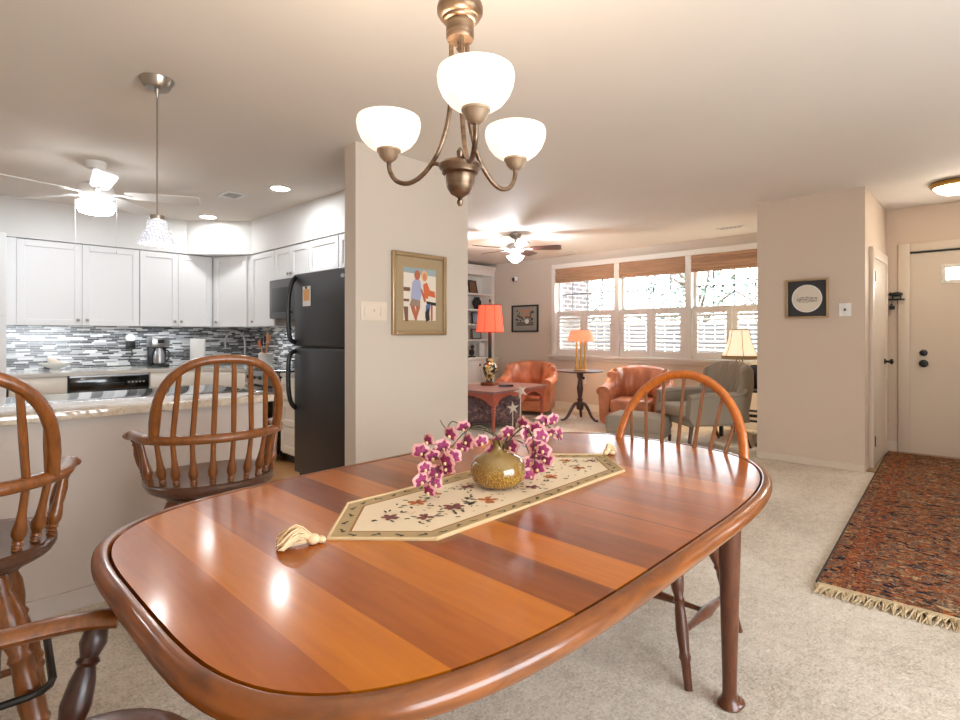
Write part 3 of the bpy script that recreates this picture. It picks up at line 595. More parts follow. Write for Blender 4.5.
b.rings([[(x, y, 0.0004) for x, y, z in ringpts(0.0)], ringpts(0.0)], cap=False)
o = b.build('cloth', ['cord', 'tanband', 'goldline', 'creamcloth'], t)
b = MB(); b.tube([V(p)+V((0, 0, 0.001)) for p in ringpts(0.003)]+[V(ringpts(0.003)[0])], 0.004, 6); b.build('edge_cord', 'cord', t)
# woven flowers and leaves
fl = MB()
def blob(x, y, r, a, mi, asp=0.5):
    fl.mi = mi; z = zof(x, y)+0.0011; pts = []
    for k in range(8):
        th = 2*pi*k/8; u, v_ = r*cos(th), r*asp*sin(th); q = rot((u, v_), a); pts.append((x+q[0]-RX0, y+q[1]-RY, z+random.random()*1e-4))
    fl.poly(pts)
rr = random.Random(3)
def flower(x, y, r, mi):
    for k in range(6): a = k*pi/3+rr.random(); blob(x+r*0.55*cos(a), y+r*0.55*sin(a), r*0.48, a, mi, 0.6)
    blob(x, y, r*0.28, 0, 3, 0.9)
    for k in range(7):
        a = rr.random()*6.28; q = r*(1.25+rr.random()*0.9); blob(x+q*cos(a), y+q*sin(a), r*0.36, a+rr.uniform(-.8, .8), rr.choice([0, 0, 3]), 0.38)
for x, y, r, mi in [(0.93, 1.24, .027, 2), (1.00, 1.17, .026, 2), (1.07, 1.29, .030, 1), (1.12, 1.18, .034, 2), (1.17, 1.32, .022, 1), (1.24, 1.15, .034, 1), (1.30, 1.30, .026, 2), (1.45, 1.14, .024, 2), (1.52, 1.31, .026, 2), (1.60, 1.17, .030, 1), (1.68, 1.27, .026, 2), (1.78, 1.17, .026, 1), (1.85, 1.28, .024, 1), (1.92, 1.2, .02, 2), (1.38, 1.22, .02, 1)]: flower(x, y, r, mi)
for k in range(150):
    x = rr.uniform(0.95, 1.95); y = rr.uniform(1.10, 1.35)
    if abs(y-RY) < 0.13: blob(x, y, rr.uniform(.004, .009), rr.uniform(0, 3.1), rr.choice([0, 0, 0, 1, 3]), 0.4)
pl = hexa(0.029)
for i in range(6):
    a, c = V(pl[i]), V(pl[(i+1) % 6]); L = (c-a).length; k = max(2, int(L/0.055)); d = math.atan2(c.y-a.y, c.x-a.x)
    for j in range(k):
        p = a.lerp(c, (j+0.5)/k); sg = 1 if j % 2 else -1
        blob(p.x, p.y, 0.012, d+0.5*sg, 0, 0.3); q = rot((0.010, 0.006*sg), d); blob(p.x+q[0], p.y+q[1], 0.008, d-0.9*sg, 3, 0.45)
fl.build('woven_pattern', ['m_green', 'm_rust', 'm_wine', 'm_dark'], t, smooth=False)
def tassel(x, y, ang, L, thick):
    b = MB(); r2 = random.Random(5)
    for k in range(80):
        a = ang+r2.uniform(-0.5, 0.5); l = L*r2.uniform(0.8, 1.05); h = r2.uniform(0.002, thick)*r2.uniform(.4, 1); bow = r2.uniform(-0.004, 0.02)
        p0 = V((x, y, 0.012+r2.uniform(-.006, .01))); p1 = p0+V((cos(a)*l*.5, sin(a)*l*.5, h*0.6+bow)); p2 = V((x+cos(a)*l, y+sin(a)*l, 0.004+h*0.5)); b.tube(spline([p0, p1, p2], 3), 0.0019, 4)
    o = b.build('tassel', 'tassel', t); b = MB()
    b.ell((x, y, 0.013), (0.017, 0.017, 0.013), 12, 7); b.ell((x+cos(ang)*-0.02, y+sin(ang)*-0.02, 0.009), (0.011, 0.013, 0.009), 10, 6); b.ell((x+0.012*sin(ang), y-0.012*cos(ang)-.01, 0.009), (0.012, 0.014, 0.009), 10, 6); b.build('knot', 'tassel', o)
tassel(-0.035, 0.0, R(180-22), 0.085, 0.045); tassel(RX1-RX0+0.028, 0.0, R(10), 0.05, 0.03)

# vase and orchids
VX, VY = 1.38, 1.234
vz = ZT+0.0045
t = thing('vase', 'squat speckled amber ceramic vase in the middle of the table runner', 'vase', (VX, VY, vz), 0)
MB().lathe([(0.045, 0), (0.07, 0.006), (0.089, 0.026), (0.095, 0.052), (0.091, 0.078), (0.076, 0.098), (0.046, 0.112), (0.022, 0.119), (0.0165, 0.132), (0.017, 0.148), (0.022, 0.158), (0.018, 0.158), (0.013, 0.145), (0.012, 0.12), (0.03, 0.1)], 40, cap=False).build('body', 'vase', t, ang=60)
stems = [
 ('long arching orchid spray rising to the right out of the amber vase', [(501, 452, 1.845), (508, 437, 1.85), (523, 423, 1.88), (535, 419.5, 1.90), (545, 424, 1.93), (556, 434, 1.94), (559, 441, 1.94)],
   [(523, 424.8), (542.6, 422), (553.2, 420.4), (550.5, 431.9), (559.4, 434.5), (536.4, 429), (508, 432.8)]),
 ('drooping orchid spray hanging left from the amber vase to the table', [(501, 452, 1.845), (498, 438, 1.82), (486, 428, 1.80), (477, 426, 1.77), (464, 433, 1.74), (452, 447, 1.72), (440, 466, 1.70), (430, 489, 1.70)],
   [(450.5, 434.5), (467.3, 441.6), (428.3, 440.7), (421, 452), (432.8, 456.7), (442.5, 447), (446, 461), (436, 472.6), (424.8, 468), (447.8, 468), (421, 480.6), (434.5, 484), (429, 491), (453, 457.5), (481.5, 441.6)]),
 ('short orchid spray with bare twig tips leaning left over the amber vase', [(501, 452, 1.845), (496, 438, 1.86), (484, 430, 1.87), (468, 428, 1.86), (453, 421.5, 1.85), (446, 428, 1.84), (440, 420, 1.83)],
   [(462.9, 427.4), (462, 447), (498, 440.7), (493.9, 451.4)]),
 ('orchid spray curving down to the right of the amber vase', [(501, 452, 1.845), (512, 437, 1.82), (525, 427.5, 1.80), (532, 436, 1.79), (535, 450, 1.78), (534, 468, 1.78)],
   [(526.6, 432.8), (541.7, 436.3), (543.4, 450.5), (536.4, 455.8), (546, 460), (538, 468), (536, 446)]),
 ('low orchid spray bending right beside the amber vase', [(501, 452, 1.845), (513, 441, 1.86), (524, 444, 1.90), (529, 454, 1.93), (530, 473, 1.93)],
   [(510.7, 446), (530, 442.5), (530, 461), (530, 468), (530, 475)])]
fr_ = random.Random(11)
def orchid_flower(parent, p, out):
    out = out.normalized(); sd = out.cross(V((0, 0, 1))).normalized(); up = sd.cross(out)
    spin = fr_.uniform(-0.4, 0.4); sc = fr_.uniform(1.0, 1.4)
    def petal(b, a, l, w, lift, z0, mi):
        b.mi = mi; d = sd*cos(a)+up*sin(a); e = out.cross(d); rowsn = 5; rs = []
        for k in range(rowsn):
            u = k/(rowsn-1); ww = w*(0.25+sin(pi*min(0.97, 0.12+u*0.88))*0.9)*(1 if u < 0.99 else 0.3)
            c = p+out*(z0+lift*u*u*l)+d*(l*u); rs.append([c-e*ww-out*0.0015*u, c+out*0.0012, c+e*ww-out*0.0015*u])
        for q0, q1 in zip(rs, rs[1:]):
            for i in range(2): b.poly([q0[i], q0[i+1], q1[i+1], q1[i]])
    b = MB()
    for a in (90, 215, 325): petal(b, R(a)+spin, 0.023*sc, 0.0075*sc, -0.25, 0.0, 0)
    for a in (25, 155): petal(b, R(a)+spin, 0.025*sc, 0.0135*sc, -0.15, 0.0015, 0)
    for a in (90, 215, 325, 25, 155): petal(b, R(a)+spin, 0.0185*sc, 0.0064*sc, -0.1, 0.003, 1)
    f = b.build('flower', ['petal', 'magenta'], parent, ang=70)
    b = MB(); b.ell(p+out*0.007+up*-0.006, (0.005, 0.005, 0.006), 8, 6); b.build('lip', 'lip', f)
for lb, path, fls in stems:
    t = thing('orchid_spray', lb, 'orchid', at(*path[0]), 0, 'orchid sprays in the vase'); org = at(*path[0])
    pp = spline([at(*q)-org for q in path], 5); b = MB(); b.tube(pp, [0.0028-0.0014*i/len(pp) for i in range(len(pp))], 6); so = b.build('stem', 'stem', t)
    tw = MB(); todo = []
    for px, py in fls:
        best = min(path, key=lambda q: (q[0]-px)**2+(q[1]-py)**2); Z = best[2]+fr_.uniform(-0.03, 0.03); p = at(px, py, Z)
        if p.z < ZT+0.025: Z = Z*(0.98*(1.28-ZT-0.027)/(1.28-p.z)) if p.z < ZT+0.02 else Z; p = at(px, py, Z)
        p = p-org; near = min(pp, key=lambda q: (q-p).length)
        tw.tube(spline([near, near.lerp(p, 0.5)+V((0, 0, 0.006)), p], 3), 0.0012, 5)
        out = -FWD*0.7+V((0, 0, -0.1))+V((fr_.uniform(-.6, .6), fr_.uniform(-.6, .6), fr_.uniform(-.3, .4))); todo.append((p, out))
    tw.build('flower_stalk', 'stem', so)
    for p, out in todo: orchid_flower(t, p, out)

# ------------------------------------------------------------------ windsor seating (local: front is +x)
def seat_poly(a, bq, e=2.7, n=40, back=0.0):
    out = []
    for i in range(n):
        th = 2*pi*i/n; c, s = cos(th), sin(th); out.append((math.copysign(abs(c)**(2/e), c)*a, math.copysign(abs(s)**(2/e), s)*bq*(1.0+0.06*c)))
    return out
def seat_mb(a, bq, z, th):
    b = MB(); pr = [(0.55, z-th), (0.9, z-th), (0.97, z-th*0.75), (1.0, z-th*0.45), (0.99, z-th*0.15), (0.95, z), (0.85, z-0.002), (0.6, z-0.010), (0.2, z-0.013)]
    b.rings([[(x*k, y*k, zz) for x, y in seat_poly(a, bq)] for k, zz in pr]); return b
SPROF = [(a_, r_*1.18) for a_, r_ in [(0, .010), (.04, .012), (.06, .009), (.08, .013), (.11, .009), (.13, .013), (.16, .010), (.24, .016), (.32, .0165), (.45, .0115), (.6, .009), (1, .0085)]]
THIN = [(0, .0105), (.5, .0115), (1, .0095)]
def leg_prof(s=1.0): return [(t_, r*s) for t_, r in [(0, .015), (.05, .018), (.09, .024), (.16, .027), (.24, .023), (.30, .016), (.33, .022), (.36, .016), (.40, .019), (.55, .023), (.72, .018), (.76, .022), (.79, .017), (1, .014)]]
FATLEG = [(0, .024), (.06, .028), (.10, .022), (.13, .030), (.22, .038), (.32, .034), (.40, .024), (.43, .031), (.46, .024), (.52, .028), (.66, .034), (.72, .031), (.75, .036), (.78, .028), (.81, .033), (.84, .024), (1, .018)]
def windsor_stool(label, loc, rz):
    t = thing('bar_stool', label, 'bar stool', loc, rz, 'windsor bar stools at the peninsula')
    zs = 0.645; seat_mb(0.245, 0.268, zs, 0.05).build('seat', 'oakdark', t)
    MB().lathe([(0.19, zs-0.085), (0.20, zs-0.07), (0.19, zs-0.051)], 28).build('swivel_plate', 'oakdark', t)
    zr = 0.845
    def rail(a): return (-0.03-0.225*cos(a), 0.286*sin(a))
    pts = [(0.075, 0.300, zr-.006), (0.055, 0.300, zr), (0.035, 0.297, zr), (0.01, 0.292, zr)] + [rail(R(d))+(zr,) for d in (80, 65, 50, 35, 20, 8)]
    pts = pts + [(-0.258, 0.0, zr)] + [(x, -y, z) for x, y, z in reversed(pts)]
    sp = spline(pts, 4); k = len(sp); wd = [0.025+0.014*max(0, 1-min(i, k-1-i)/7) for i in range(k)]
    b = MB(); b.tube(sp, wd, 12, rh=[0.021]*k, up=(0, 0, 1)); b.build('arm_rail', 'oak', t)
    BY = lambda th: 0.248*math.copysign(abs(cos(th))**0.8, cos(th))*(1+0.06*sin(th))
    bow = []
    for i in range(25):
        th = pi*i/24; h = sin(th)**0.72; yy = BY(th); bow.append((-0.155-0.045*sin(th)-0.09*h, yy, zr+0.335*h))
    bow = [(-0.155, 0.246, zr+.008)]+bow[1:-1]+[(-0.155, -0.246, zr+.008)]
    b = MB(); b.tube(bow, 0.019, 12, rh=0.023, up=(1, 0, 0)); b.build('bow', 'oak', t)
    for j in range(8):
        f = (j-3.5)/3.5; cq = (abs(f)*0.232/0.258)**(1/0.8); th = math.acos(math.copysign(cq, f))
        # point on the bow
        h = sin(th)**0.72; top = V((-0.155-0.045*sin(th)-0.09*h, BY(th), zr+0.335*h))
        sa = f*R(62); p0 = V((-0.215*cos(sa)*1.0-0.005, 0.232*sin(sa), zs-0.005)); ra = f*R(56); rr_ = rail(ra); p1 = V((rr_[0], rr_[1], zr))
        b = MB(); b.turned(p0, p1, SPROF, 10); b.turned(p1, top, THIN, 8); b.build('spindle', 'oak', t)
    for s in (1, -1):
        for q, (sx, sy, rx_, ry_) in enumerate([(-0.07, 0.246, -0.045, 0.284), (-0.01, 0.25, 0.005, 0.290)]):
            b = MB(); b.turned((sx, s*sy, zs-.005), (rx_, s*ry_, zr), SPROF, 10); b.build('spindle', 'oak', t)
        b = MB(); b.turned((0.055, s*0.25, zs-.005), (0.055, s*0.298, zr), [(0, .013), (.05, .017), (.08, .012), (.11, .018), (.15, .013), (.18, .018), (.22, .014), (.4, .021), (.6, .021), (.75, .014), (.8, .018), (.84, .013), (.88, .018), (1, .013)], 12); b.build('arm_support', 'oak', t)
    ft = []
    for sx in (1, -1):
        for sy in (1, -1):
            p0 = V((sx*0.12, sy*0.12, zs-0.075)); p1 = V((sx*0.235, sy*0.235, 0.0)); ft.append((p0, p1)); b = MB(); b.turned(p0, p1, FATLEG, 14); b.build('leg', 'oak', t)
    q = lambda i, f: ft[i][0].lerp(ft[i][1], f)
    for i, j, f in ((0, 1, .80), (2, 3, .80), (0, 2, .72), (1, 3, .72)):
        b = MB(); b.turned(q(i, f), q(j, f), [(0, .010), (.3, .014), (.5, .016), (.7, .014), (1, .010)], 10); b.build('stretcher', 'oak', t)
    r_ = 0.245; z_ = 0.24; c_ = 0.06; rp = []
    for cx, cy, a0 in ((1, 1, 0), (-1, 1, 90), (-1, -1, 180), (1, -1, 270)):
        for d in (0, 30, 60, 90): rp.append((cx*(r_-c_)+c_*cos(R(a0+d)), cy*(r_-c_)+c_*sin(R(a0+d)), z_))
    b = MB(); b.tube(rp+[rp[0]], 0.011, 8); b.build('foot_ring', 'iron', t)
    return t
windsor_stool('wooden windsor bar stool in front of the peninsula, the one nearer the refrigerator', (0.945, 2.62, 0), R(81))
windsor_stool('wooden windsor bar stool closest to the camera at the far left, behind the armchair', (0.06, 2.27, 0), R(85))

def windsor_chair(label, loc, rz, arms):
    t = thing('dining_armchair' if arms else 'dining_chair', label, 'dining chair', loc, rz)
    zs = 0.46; (seat_mb(0.31, 0.32, zs, 0.045) if arms else seat_mb(0.27, 0.29, zs, 0.045)).build('seat', 'oak' if arms else 'oakdark', t)
    top = 1.10; half = 0.33; bow = []
    for i in range(33):
        th = pi*i/32; h = sin(th)**0.80; yy = 0.25*cos(th)+0.115*cos(th)*sin(th)**0.45; bow.append((-0.20-0.17*h, yy, zs-0.01+(top-zs)*h))
    b = MB(); b.tube(bow, 0.021, 12, rh=0.017, up=(1, 0, 0)); b.build('bow', 'oakbow' if not arms else 'oak', t)
    for j in range(9):
        f = (j-4)/4; i = 16-f*11.3; lo = int(i); p = V(bow[lo]).lerp(V(bow[min(lo+1, 32)]), i-lo); sa = f*R(56)
        b = MB(); b.turned((-0.232*cos(sa), 0.235*sin(sa), zs-.008), p, [(0, .0085), (.3, .0115), (.6, .009), (1, .0075)], 8); b.build('spindle', 'oak', t)
    ft = {}
    for sx in (1, -1):
        for sy in (1, -1):
            p0 = V((sx*0.17, sy*0.19, zs-0.04)); p1 = V((0.265 if sx > 0 else -0.27, sy*0.285, 0.0)); ft[sx, sy] = (p0, p1); b = MB(); b.turned(p0, p1, leg_prof(1.0), 12); b.build('leg', 'cherryleg', t)
    SW = [(0, .009), (.15, .011), (.35, .017), (.5, .024), (.65, .017), (.85, .011), (1, .009)]
    for sy in (1, -1):
        b = MB(); b.turned(ft[1, sy][0].lerp(ft[1, sy][1], .58), ft[-1, sy][0].lerp(ft[-1, sy][1], .60), SW, 10); b.build('stretcher', 'cherryleg', t)
    m1 = ft[1, 1][0].lerp(ft[1, 1][1], .58).lerp(ft[-1, 1][0].lerp(ft[-1, 1][1], .60), .5); m2 = V((m1.x, -m1.y, m1.z)); b = MB(); b.turned(m1, m2, SW, 10); b.build('stretcher', 'cherryleg', t)
    if arms:
        for s in (1, -1):
            pts = spline([(-0.285, s*0.30, 0.70), (-0.15, s*0.315, 0.685), (0.02, s*0.31, 0.675), (0.13, s*0.30, 0.668), (0.20, s*0.275, 0.66)], 5)
            b = MB(); b.tube(pts, [0.022+0.012*(i/len(pts)) for i in range(len(pts))], 12, rh=0.017, up=(0, 0, 1)); b.build('arm', 'oak', t)
            b = MB(); b.turned((0.10, s*0.245, zs-.005), (0.165, s*0.288, 0.66), [(0, .014), (.06, .019), (.10, .014), (.14, .022), (.3, .029), (.5, .024), (.62, .017), (.66, .023), (.70, .017), (.82, .026), (.92, .022), (1, .015)], 14); b.build('arm_support', 'mahog', t)
            b = MB(); b.turned((-0.02, s*0.255, zs-.005), (0.0, s*0.308, 0.67), THIN, 8); b.build('arm_spindle', 'mahog', t)
    return t
windsor_chair('bow-back windsor dining chair at the far end of the table', (2.19, 1.085, 0), R(180), False)
windsor_chair('windsor dining armchair pushed under the near end of the table at the lower left corner', (0.11, 1.115, 0), 0.0, True)
# ------------------------------------------------------------------ chandelier
cx, cy = FWD.x*1.5-RGT.x*0.0556, FWD.y*1.5-RGT.y*0.0556
t = thing('chandelier', 'bronze three-arm chandelier with white alabaster glass bowls over the dining table', 'chandelier', (cx, cy, 0), 0)
MB().lathe([(0.002, CEIL-0.05), (0.03, CEIL-0.045), (0.06, CEIL-0.02), (0.065, CEIL)], 24).build('canopy', 'bronze', t)
b = MB(); b.tube([(0, 0, CEIL-0.04), (0, 0, 2.20)], 0.006, 8); b.build('rod', 'bronze', t)
MB().lathe([(0.008, 2.235), (0.02, 2.225), (0.045, 2.212), (0.060, 2.200), (0.064, 2.186), (0.063, 2.172), (0.056, 2.160), (0.050, 2.157), (0.049, 2.152), (0.044, 2.147), (0.0385, 2.146), (0.0385, 2.104), (0.036, 2.098), (0.008, 2.096)], 32).build('hub', 'bronze', t)
MB().lathe([(0.005, 2.098), (0.009, 2.09), (0.006, 2.083), (0.011, 2.075), (0.006, 2.066), (0.002, 2.062)], 12).build('hub_finial', 'bronze', t)
b = MB(); b.lathe([(0.004, 1.638), (0.008, 1.644), (0.009, 1.652), (0.005, 1.658), (0.012, 1.664), (0.026, 1.672), (0.036, 1.688), (0.041, 1.708), (0.042, 1.722), (0.050, 1.728), (0.052, 1.736), (0.058, 1.742), (0.060, 1.750), (0.054, 1.757), (0.02, 1.762), (0.008, 1.775), (0.010, 1.79), (0.004, 1.80)], 32); b.build('bottom_bowl', 'bronze', t)
for aa in (168, 288, 48):
    a = R(aa); d = FWD*cos(a)+RGT*sin(a)
    P = lambda r, z: V((d.x*r, d.y*r, z))
    b = MB(); b.tube(spline([P(.026, 2.10), P(.026, 2.02), P(.027, 1.95), P(.038, 1.87), P(.068, 1.79), P(.11, 1.738), P(.155, 1.715), P(.195, 1.725), P(.216, 1.755), P(.22, 1.79)], 5), 0.0068, 10); b.build('arm', 'bronze', t)
    b = MB(); b.tube(spline([P(.05, 1.752), P(.075, 1.764), P(.092, 1.758)], 5), 0.006, 8); b.build('arm_link', 'bronze', t)
    s = P(.22, 0)
    cup = MB().lathe([(0.009, 1.782), (0.016, 1.786), (0.026, 1.796), (0.031, 1.808), (0.035, 1.812), (0.035, 1.818), (0.028, 1.820)], 24, s).build('cup', 'bronzecup', t)
    sh = MB().lathe([(r_, 1.816+(z_-1.818)*0.72) for r_, z_ in [(0.026, 1.818), (0.048, 1.824), (0.066, 1.842), (0.081, 1.868), (0.090, 1.898), (0.093, 1.925), (0.090, 1.944), (0.087, 1.945), (0.087, 1.924), (0.084, 1.898), (0.075, 1.870), (0.060, 1.846), (0.040, 1.829), (0.02, 1.824)]], 36, s, cap=False).build('shade', 'alab', t, ang=60)
    point('chandelier_bulb', (cx+s.x, cy+s.y, 1.885), 12, WARM, 0.03)

# pendant over the peninsula
t = thing('pendant_light', 'small crystal pendant light on a thin rod above the peninsula', 'pendant light', (0.905, 3.28, 0), 0)
MB().lathe([(0.012, CEIL-0.052), (0.058, CEIL-0.05), (0.062, CEIL-0.044), (0.083, CEIL-0.004), (0.083, CEIL)], 32).build('canopy', 'nickel', t)
b = MB(); b.tube([(0, 0, CEIL-0.05), (0, 0, CEIL-0.10)], [0.014, 0.005], 10); b.tube([(0, 0, CEIL-0.09), (0, 0, 1.91)], 0.0045, 8); b.build('rod', 'nickel', t)
MB().lathe([(0.012, 1.93), (0.036, 1.925), (0.036, 1.905), (0.03, 1.90)], 20).build('socket_cap', 'nickel', t)
b = MB()
for r, z, n_ in ((0.040, 1.890, 16), (0.044, 1.873, 17), (0.043, 1.856, 17), (0.054, 1.839, 21), (0.064, 1.822, 25), (0.067, 1.806, 26), (0.078, 1.792, 30), (0.088, 1.777, 34)):
    for i in range(n_): a = 2*pi*i/n_; b.ell((r*cos(a), r*sin(a), z), (0.0088, 0.0088, 0.0105), 6, 4)
b.build('crystal_shade', 'crystal', t, smooth=False)
MB().lathe([(0.008, 1.90), (0.02, 1.87), (0.024, 1.84), (0.016, 1.81), (0.003, 1.80)], 14).build('bulb', 'bulb', t)
point('pendant_bulb', (0.905, 3.28, 1.765), 4, (1.0, 0.96, 0.92), 0.03)

# ceiling fans
def fan(label, loc, r, a0, mats, zc, bowl, lightm, chains=False):
    bm_, hm, cm = mats; t = thing('ceiling_fan', label, 'ceiling fan', (loc[0], loc[1], 0), 0)
    MB().lathe([(0.02, CEIL-0.07), (0.06, CEIL-0.055), (0.078, CEIL-0.02), (0.08, CEIL)], 24).build('canopy', cm, t)
    b = MB(); b.tube([(0, 0, CEIL-0.05), (0, 0, zc+0.06)], 0.013, 10); b.build('downrod', cm, t)
    MB().lathe([(0.03, zc+0.075), (0.08, zc+0.07), (0.12, zc+0.045), (0.125, zc), (0.11, zc-0.03), (0.07, zc-0.04), (0.06, zc-0.06)], 28).build('motor_housing', hm, t)
    for k in range(5):
        a = a0+2*pi*k/5; b = MB(); b.T = M4.Rotation(a, 4, 'Z') @ M4.Translation((0, 0, zc+0.0)) @ M4.Rotation(R(-13), 4, 'X')
        pl = [(0.20, -0.045), (0.26, -0.062), (r-0.03, -0.078), (r, -0.062), (r, 0.062), (r-0.03, 0.078), (0.26, 0.062), (0.20, 0.045)]; b.prism(pl, -0.004, 0.004); bl = b.build('blade', bm_, t, smooth=False)
        b = MB(); b.T = M4.Rotation(a, 4, 'Z') @ M4.Translation((0, 0, zc)); b.box(0.10, 0.24, -0.018, 0.018, -0.012, -0.004, bev=0.003); b.build('blade_iron', hm, bl)
    MB().lathe(bowl, 32).build('light_bowl', lightm, t)
    if chains:
        for dx, dy, l in chains: b = MB(); b.tube([(dx, dy, zc-0.05), (dx, dy, zc-0.05-l)], 0.0022, 6); b.ell((dx, dy, zc-0.055-l), (0.006, 0.006, 0.012), 8, 6); b.build('pull_chain', 'plastic_w', t)
    return t
zf = 2.415
fan('white five-blade ceiling fan with a lit bowl in the kitchen', (1.0, 5.2), 0.74, R(48), ('plastic_w', 'plastic_w', 'plastic_w'), zf, [(0.004, zf-0.175), (0.07, zf-0.17), (0.112, zf-0.158), (0.125, zf-0.13), (0.125, zf-0.075), (0.10, zf-0.06)], 'fanglow', [(0.115, -0.12, 0.42), (-0.115, 0.12, 0.38)])
zf = 2.46
fan('ceiling fan with dark red-brown blades and lit bowl in the living room', (5.67, 4.75), 0.62, R(15), ('mahog', 'plastic_w', 'nickel'), zf, [(0.004, zf-0.20), (0.03, zf-0.192), (0.085, zf-0.155), (0.115, zf-0.115), (0.12, zf-0.105), (0.116, zf-0.104), (0.08, zf-0.145), (0.01, zf-0.18)], 'fanglow')
point('living_fan_bulb', (5.67, 4.75, zf-0.088), 120, (0.84, 0.92, 1.0), 0.08)

def can(label, x, y):
    t = thing('recessed_light', label, 'recessed light', (x, y, CEIL), 0); b = MB()
    b.lathe([(0.10, -0.008), (0.10, 0.0), (0.082, 0.0), (0.082, -0.008)], 28, cap=False); b.rings([[(r*cos(2*pi*i/28), r*sin(2*pi*i/28), -0.008) for i in range(28)] for r in (0.10, 0.082)], cap=False); b.build('trim_ring', 'plastic_w', t)
    MB().lathe([(0.081, -0.006), (0.081, 0.0)], 28).build('lens', 'canlens', t)
can('round recessed ceiling light in the kitchen in front of the refrigerator', 2.37, 4.86); can('round recessed ceiling light close to the cut corner of the kitchen soffit', 2.36, 6.64)
def vent(label, x, y, sx, sy, rz, group=None):
    t = thing('ceiling_vent', label, 'ceiling vent', (x, y, CEIL), rz, group); b = MB(); f = 0.03
    b.box(-sx, sx, -sy, -sy+f, -0.008, 0); b.box(-sx, sx, sy-f, sy, -0.008, 0); b.box(-sx, -sx+f, -sy+f, sy-f, -0.008, 0); b.box(sx-f, sx, -sy+f, sy-f, -0.008, 0); b.build('frame', 'plastic_w', t, smooth=False)
    MB().box(-sx+f, sx-f, -sy+f, sy-f, -0.002, 0).build('backing', 'black', t, smooth=False); b = MB(); k = 6
    for i in range(k): yy = -sy+f+(2*sy-2*f)*(i+.5)/k; b.box(-sx+f, sx-f, yy-0.004, yy+0.004, -0.0045, -0.003)
    b.build('slat', 'plastic_w', t, smooth=False)
p = at(232, 195, 1.38*F/140); vent('small square ceiling vent in the kitchen beside the recessed light', p.x, p.y, 0.10, 0.13, 0)
p = at(567, 251, 1.38*F/83.5); vent('slim ceiling vent near the left end of the front window', p.x, p.y, 0.06, 0.17, 0)
p = at(731, 227, 1.38*F/107.5); vent('slim ceiling vent near the right end of the front window', p.x, p.y, 0.06, 0.17, 0)
t = thing('flush_ceiling_light', 'round flush ceiling light with glowing glass bowl near the entry door', 'ceiling light', (6.45, 0.27, CEIL), 0)
MB().lathe([(0.165, -0.012), (0.165, 0.0), (0.02, 0.0)], 32).build('base', 'bronze', t); MB().lathe([(0.15, -0.052), (0.17, -0.044), (0.172, -0.03), (0.165, -0.012), (0.15, -0.012)], 32, cap=False).build('ring', 'brass', t)
MB().lathe([(0.005, -0.12), (0.06, -0.112), (0.115, -0.088), (0.148, -0.05), (0.15, -0.03)], 32).build('glass_bowl', 'entryglow', t)

# ------------------------------------------------------------------ pillar wall: family photo and switches
def ppoly(mb, mi, pts, y): mb.mi = mi; mb.poly([(x, y, z) for x, z in pts])
t = thing('framed_photo', 'framed colour photo of a seated couple in champagne frame on the pillar', 'picture', (2.755, 3.30, 1.60), 0)
W2, H2 = 0.275, 0.322; b = MB()
w0 = W2-0.034; h0 = H2-0.034
for (x0, x1, z0, z1) in ((-W2, -w0, -H2, H2), (w0, W2, -H2, H2), (-w0, w0, -H2, -h0), (-w0, w0, h0, H2)): b.box(x0, x1, -0.03, -0.001, z0, z1, bev=0.008)
b.build('frame', 'frame_si', t); box('mount', 'mat_tan', t, -w0, w0, -0.012, -0.001, -h0, h0)
b = MB(); X, Z_ = 0.165, 0.205; y = -0.0135
ppoly(b, 1, [(-X, -Z_), (X, -Z_), (X, Z_), (-X, Z_)], y+0.0005)
def el(mi, cx_, cz, rx, rz, yy, n=14): ppoly(b, mi, [(cx_+rx*cos(2*pi*i/n), cz+rz*sin(2*pi*i/n)) for i in range(n)], yy)
ppoly(b, 0, [(-X, .165), (X, .15), (X, Z_), (-X, Z_)], y)
ppoly(b, 10, [(-X, .05), (-.10, .05), (-.10, .02), (-X, .02)], y); ppoly(b, 10, [(-X, -.04), (-.11, -.04), (-.11, -.06), (-X, -.06)], y); ppoly(b, 10, [(-X, -.10), (-.12, -.10), (-.12, -.215), (-.15, -.215)], y)
ppoly(b, 7, [(.06, -.05), (X, -.06), (X, -.085), (.07, -.075)], y-.001)
ppoly(b, 2, [(-.095, -.04), (-.08, .09), (-.04, .13), (.0, .11), (.02, .02), (.0, -.05)], y-.0012)
ppoly(b, 3, [(-.11, -.09), (-.085, -.035), (.0, -.05), (.0, -.10)], y-.0016)
ppoly(b, 4, [(-.10, -.09), (-.06, -.09), (-.03, -.17), (-.035, -.205), (-.055, -.20), (-.09, -.12)], y-.002); ppoly(b, 4, [(-.045, -.09), (.0, -.10), (-.02, -.15), (-.04, -.205), (-.055, -.205), (-.04, -.15)], y-.0022)
el(4, -.03, .15, .03, .038, y-.002); ppoly(b, 4, [(.0, .05), (.02, .04), (.06, -.05), (.04, -.06)], y-.0024)
ppoly(b, 9, [(.03, .08), (.07, .10), (.10, .04), (.08, -.03), (.04, -.03)], y-.0014); ppoly(b, 9, [(.08, .04), (.15, .03), (.16, -.02), (.09, -.01)], y-.0016)
el(6, .045, .15, .032, .045, y-.0012); el(5, .045, .14, .021, .03, y-.002)
ppoly(b, 8, [(.06, -.08), (.11, -.07), (.09, -.17), (.05, -.19)], y-.0014); ppoly(b, 7, [(.05, -.14), (.09, -.10), (.10, -.20), (.06, -.215)], y-.0018); ppoly(b, 4, [(.11, -.08), (.13, -.08), (.13, -.20), (.11, -.21)], y-.0016)
b.build('print', ['p_sea', 'p_sand', 'p_blue', 'p_short', 'p_skin', 'p_skin2', 'p_blond', 'p_dark', 'p_jean', 'p_coral', 'p_wood'], t, smooth=False)
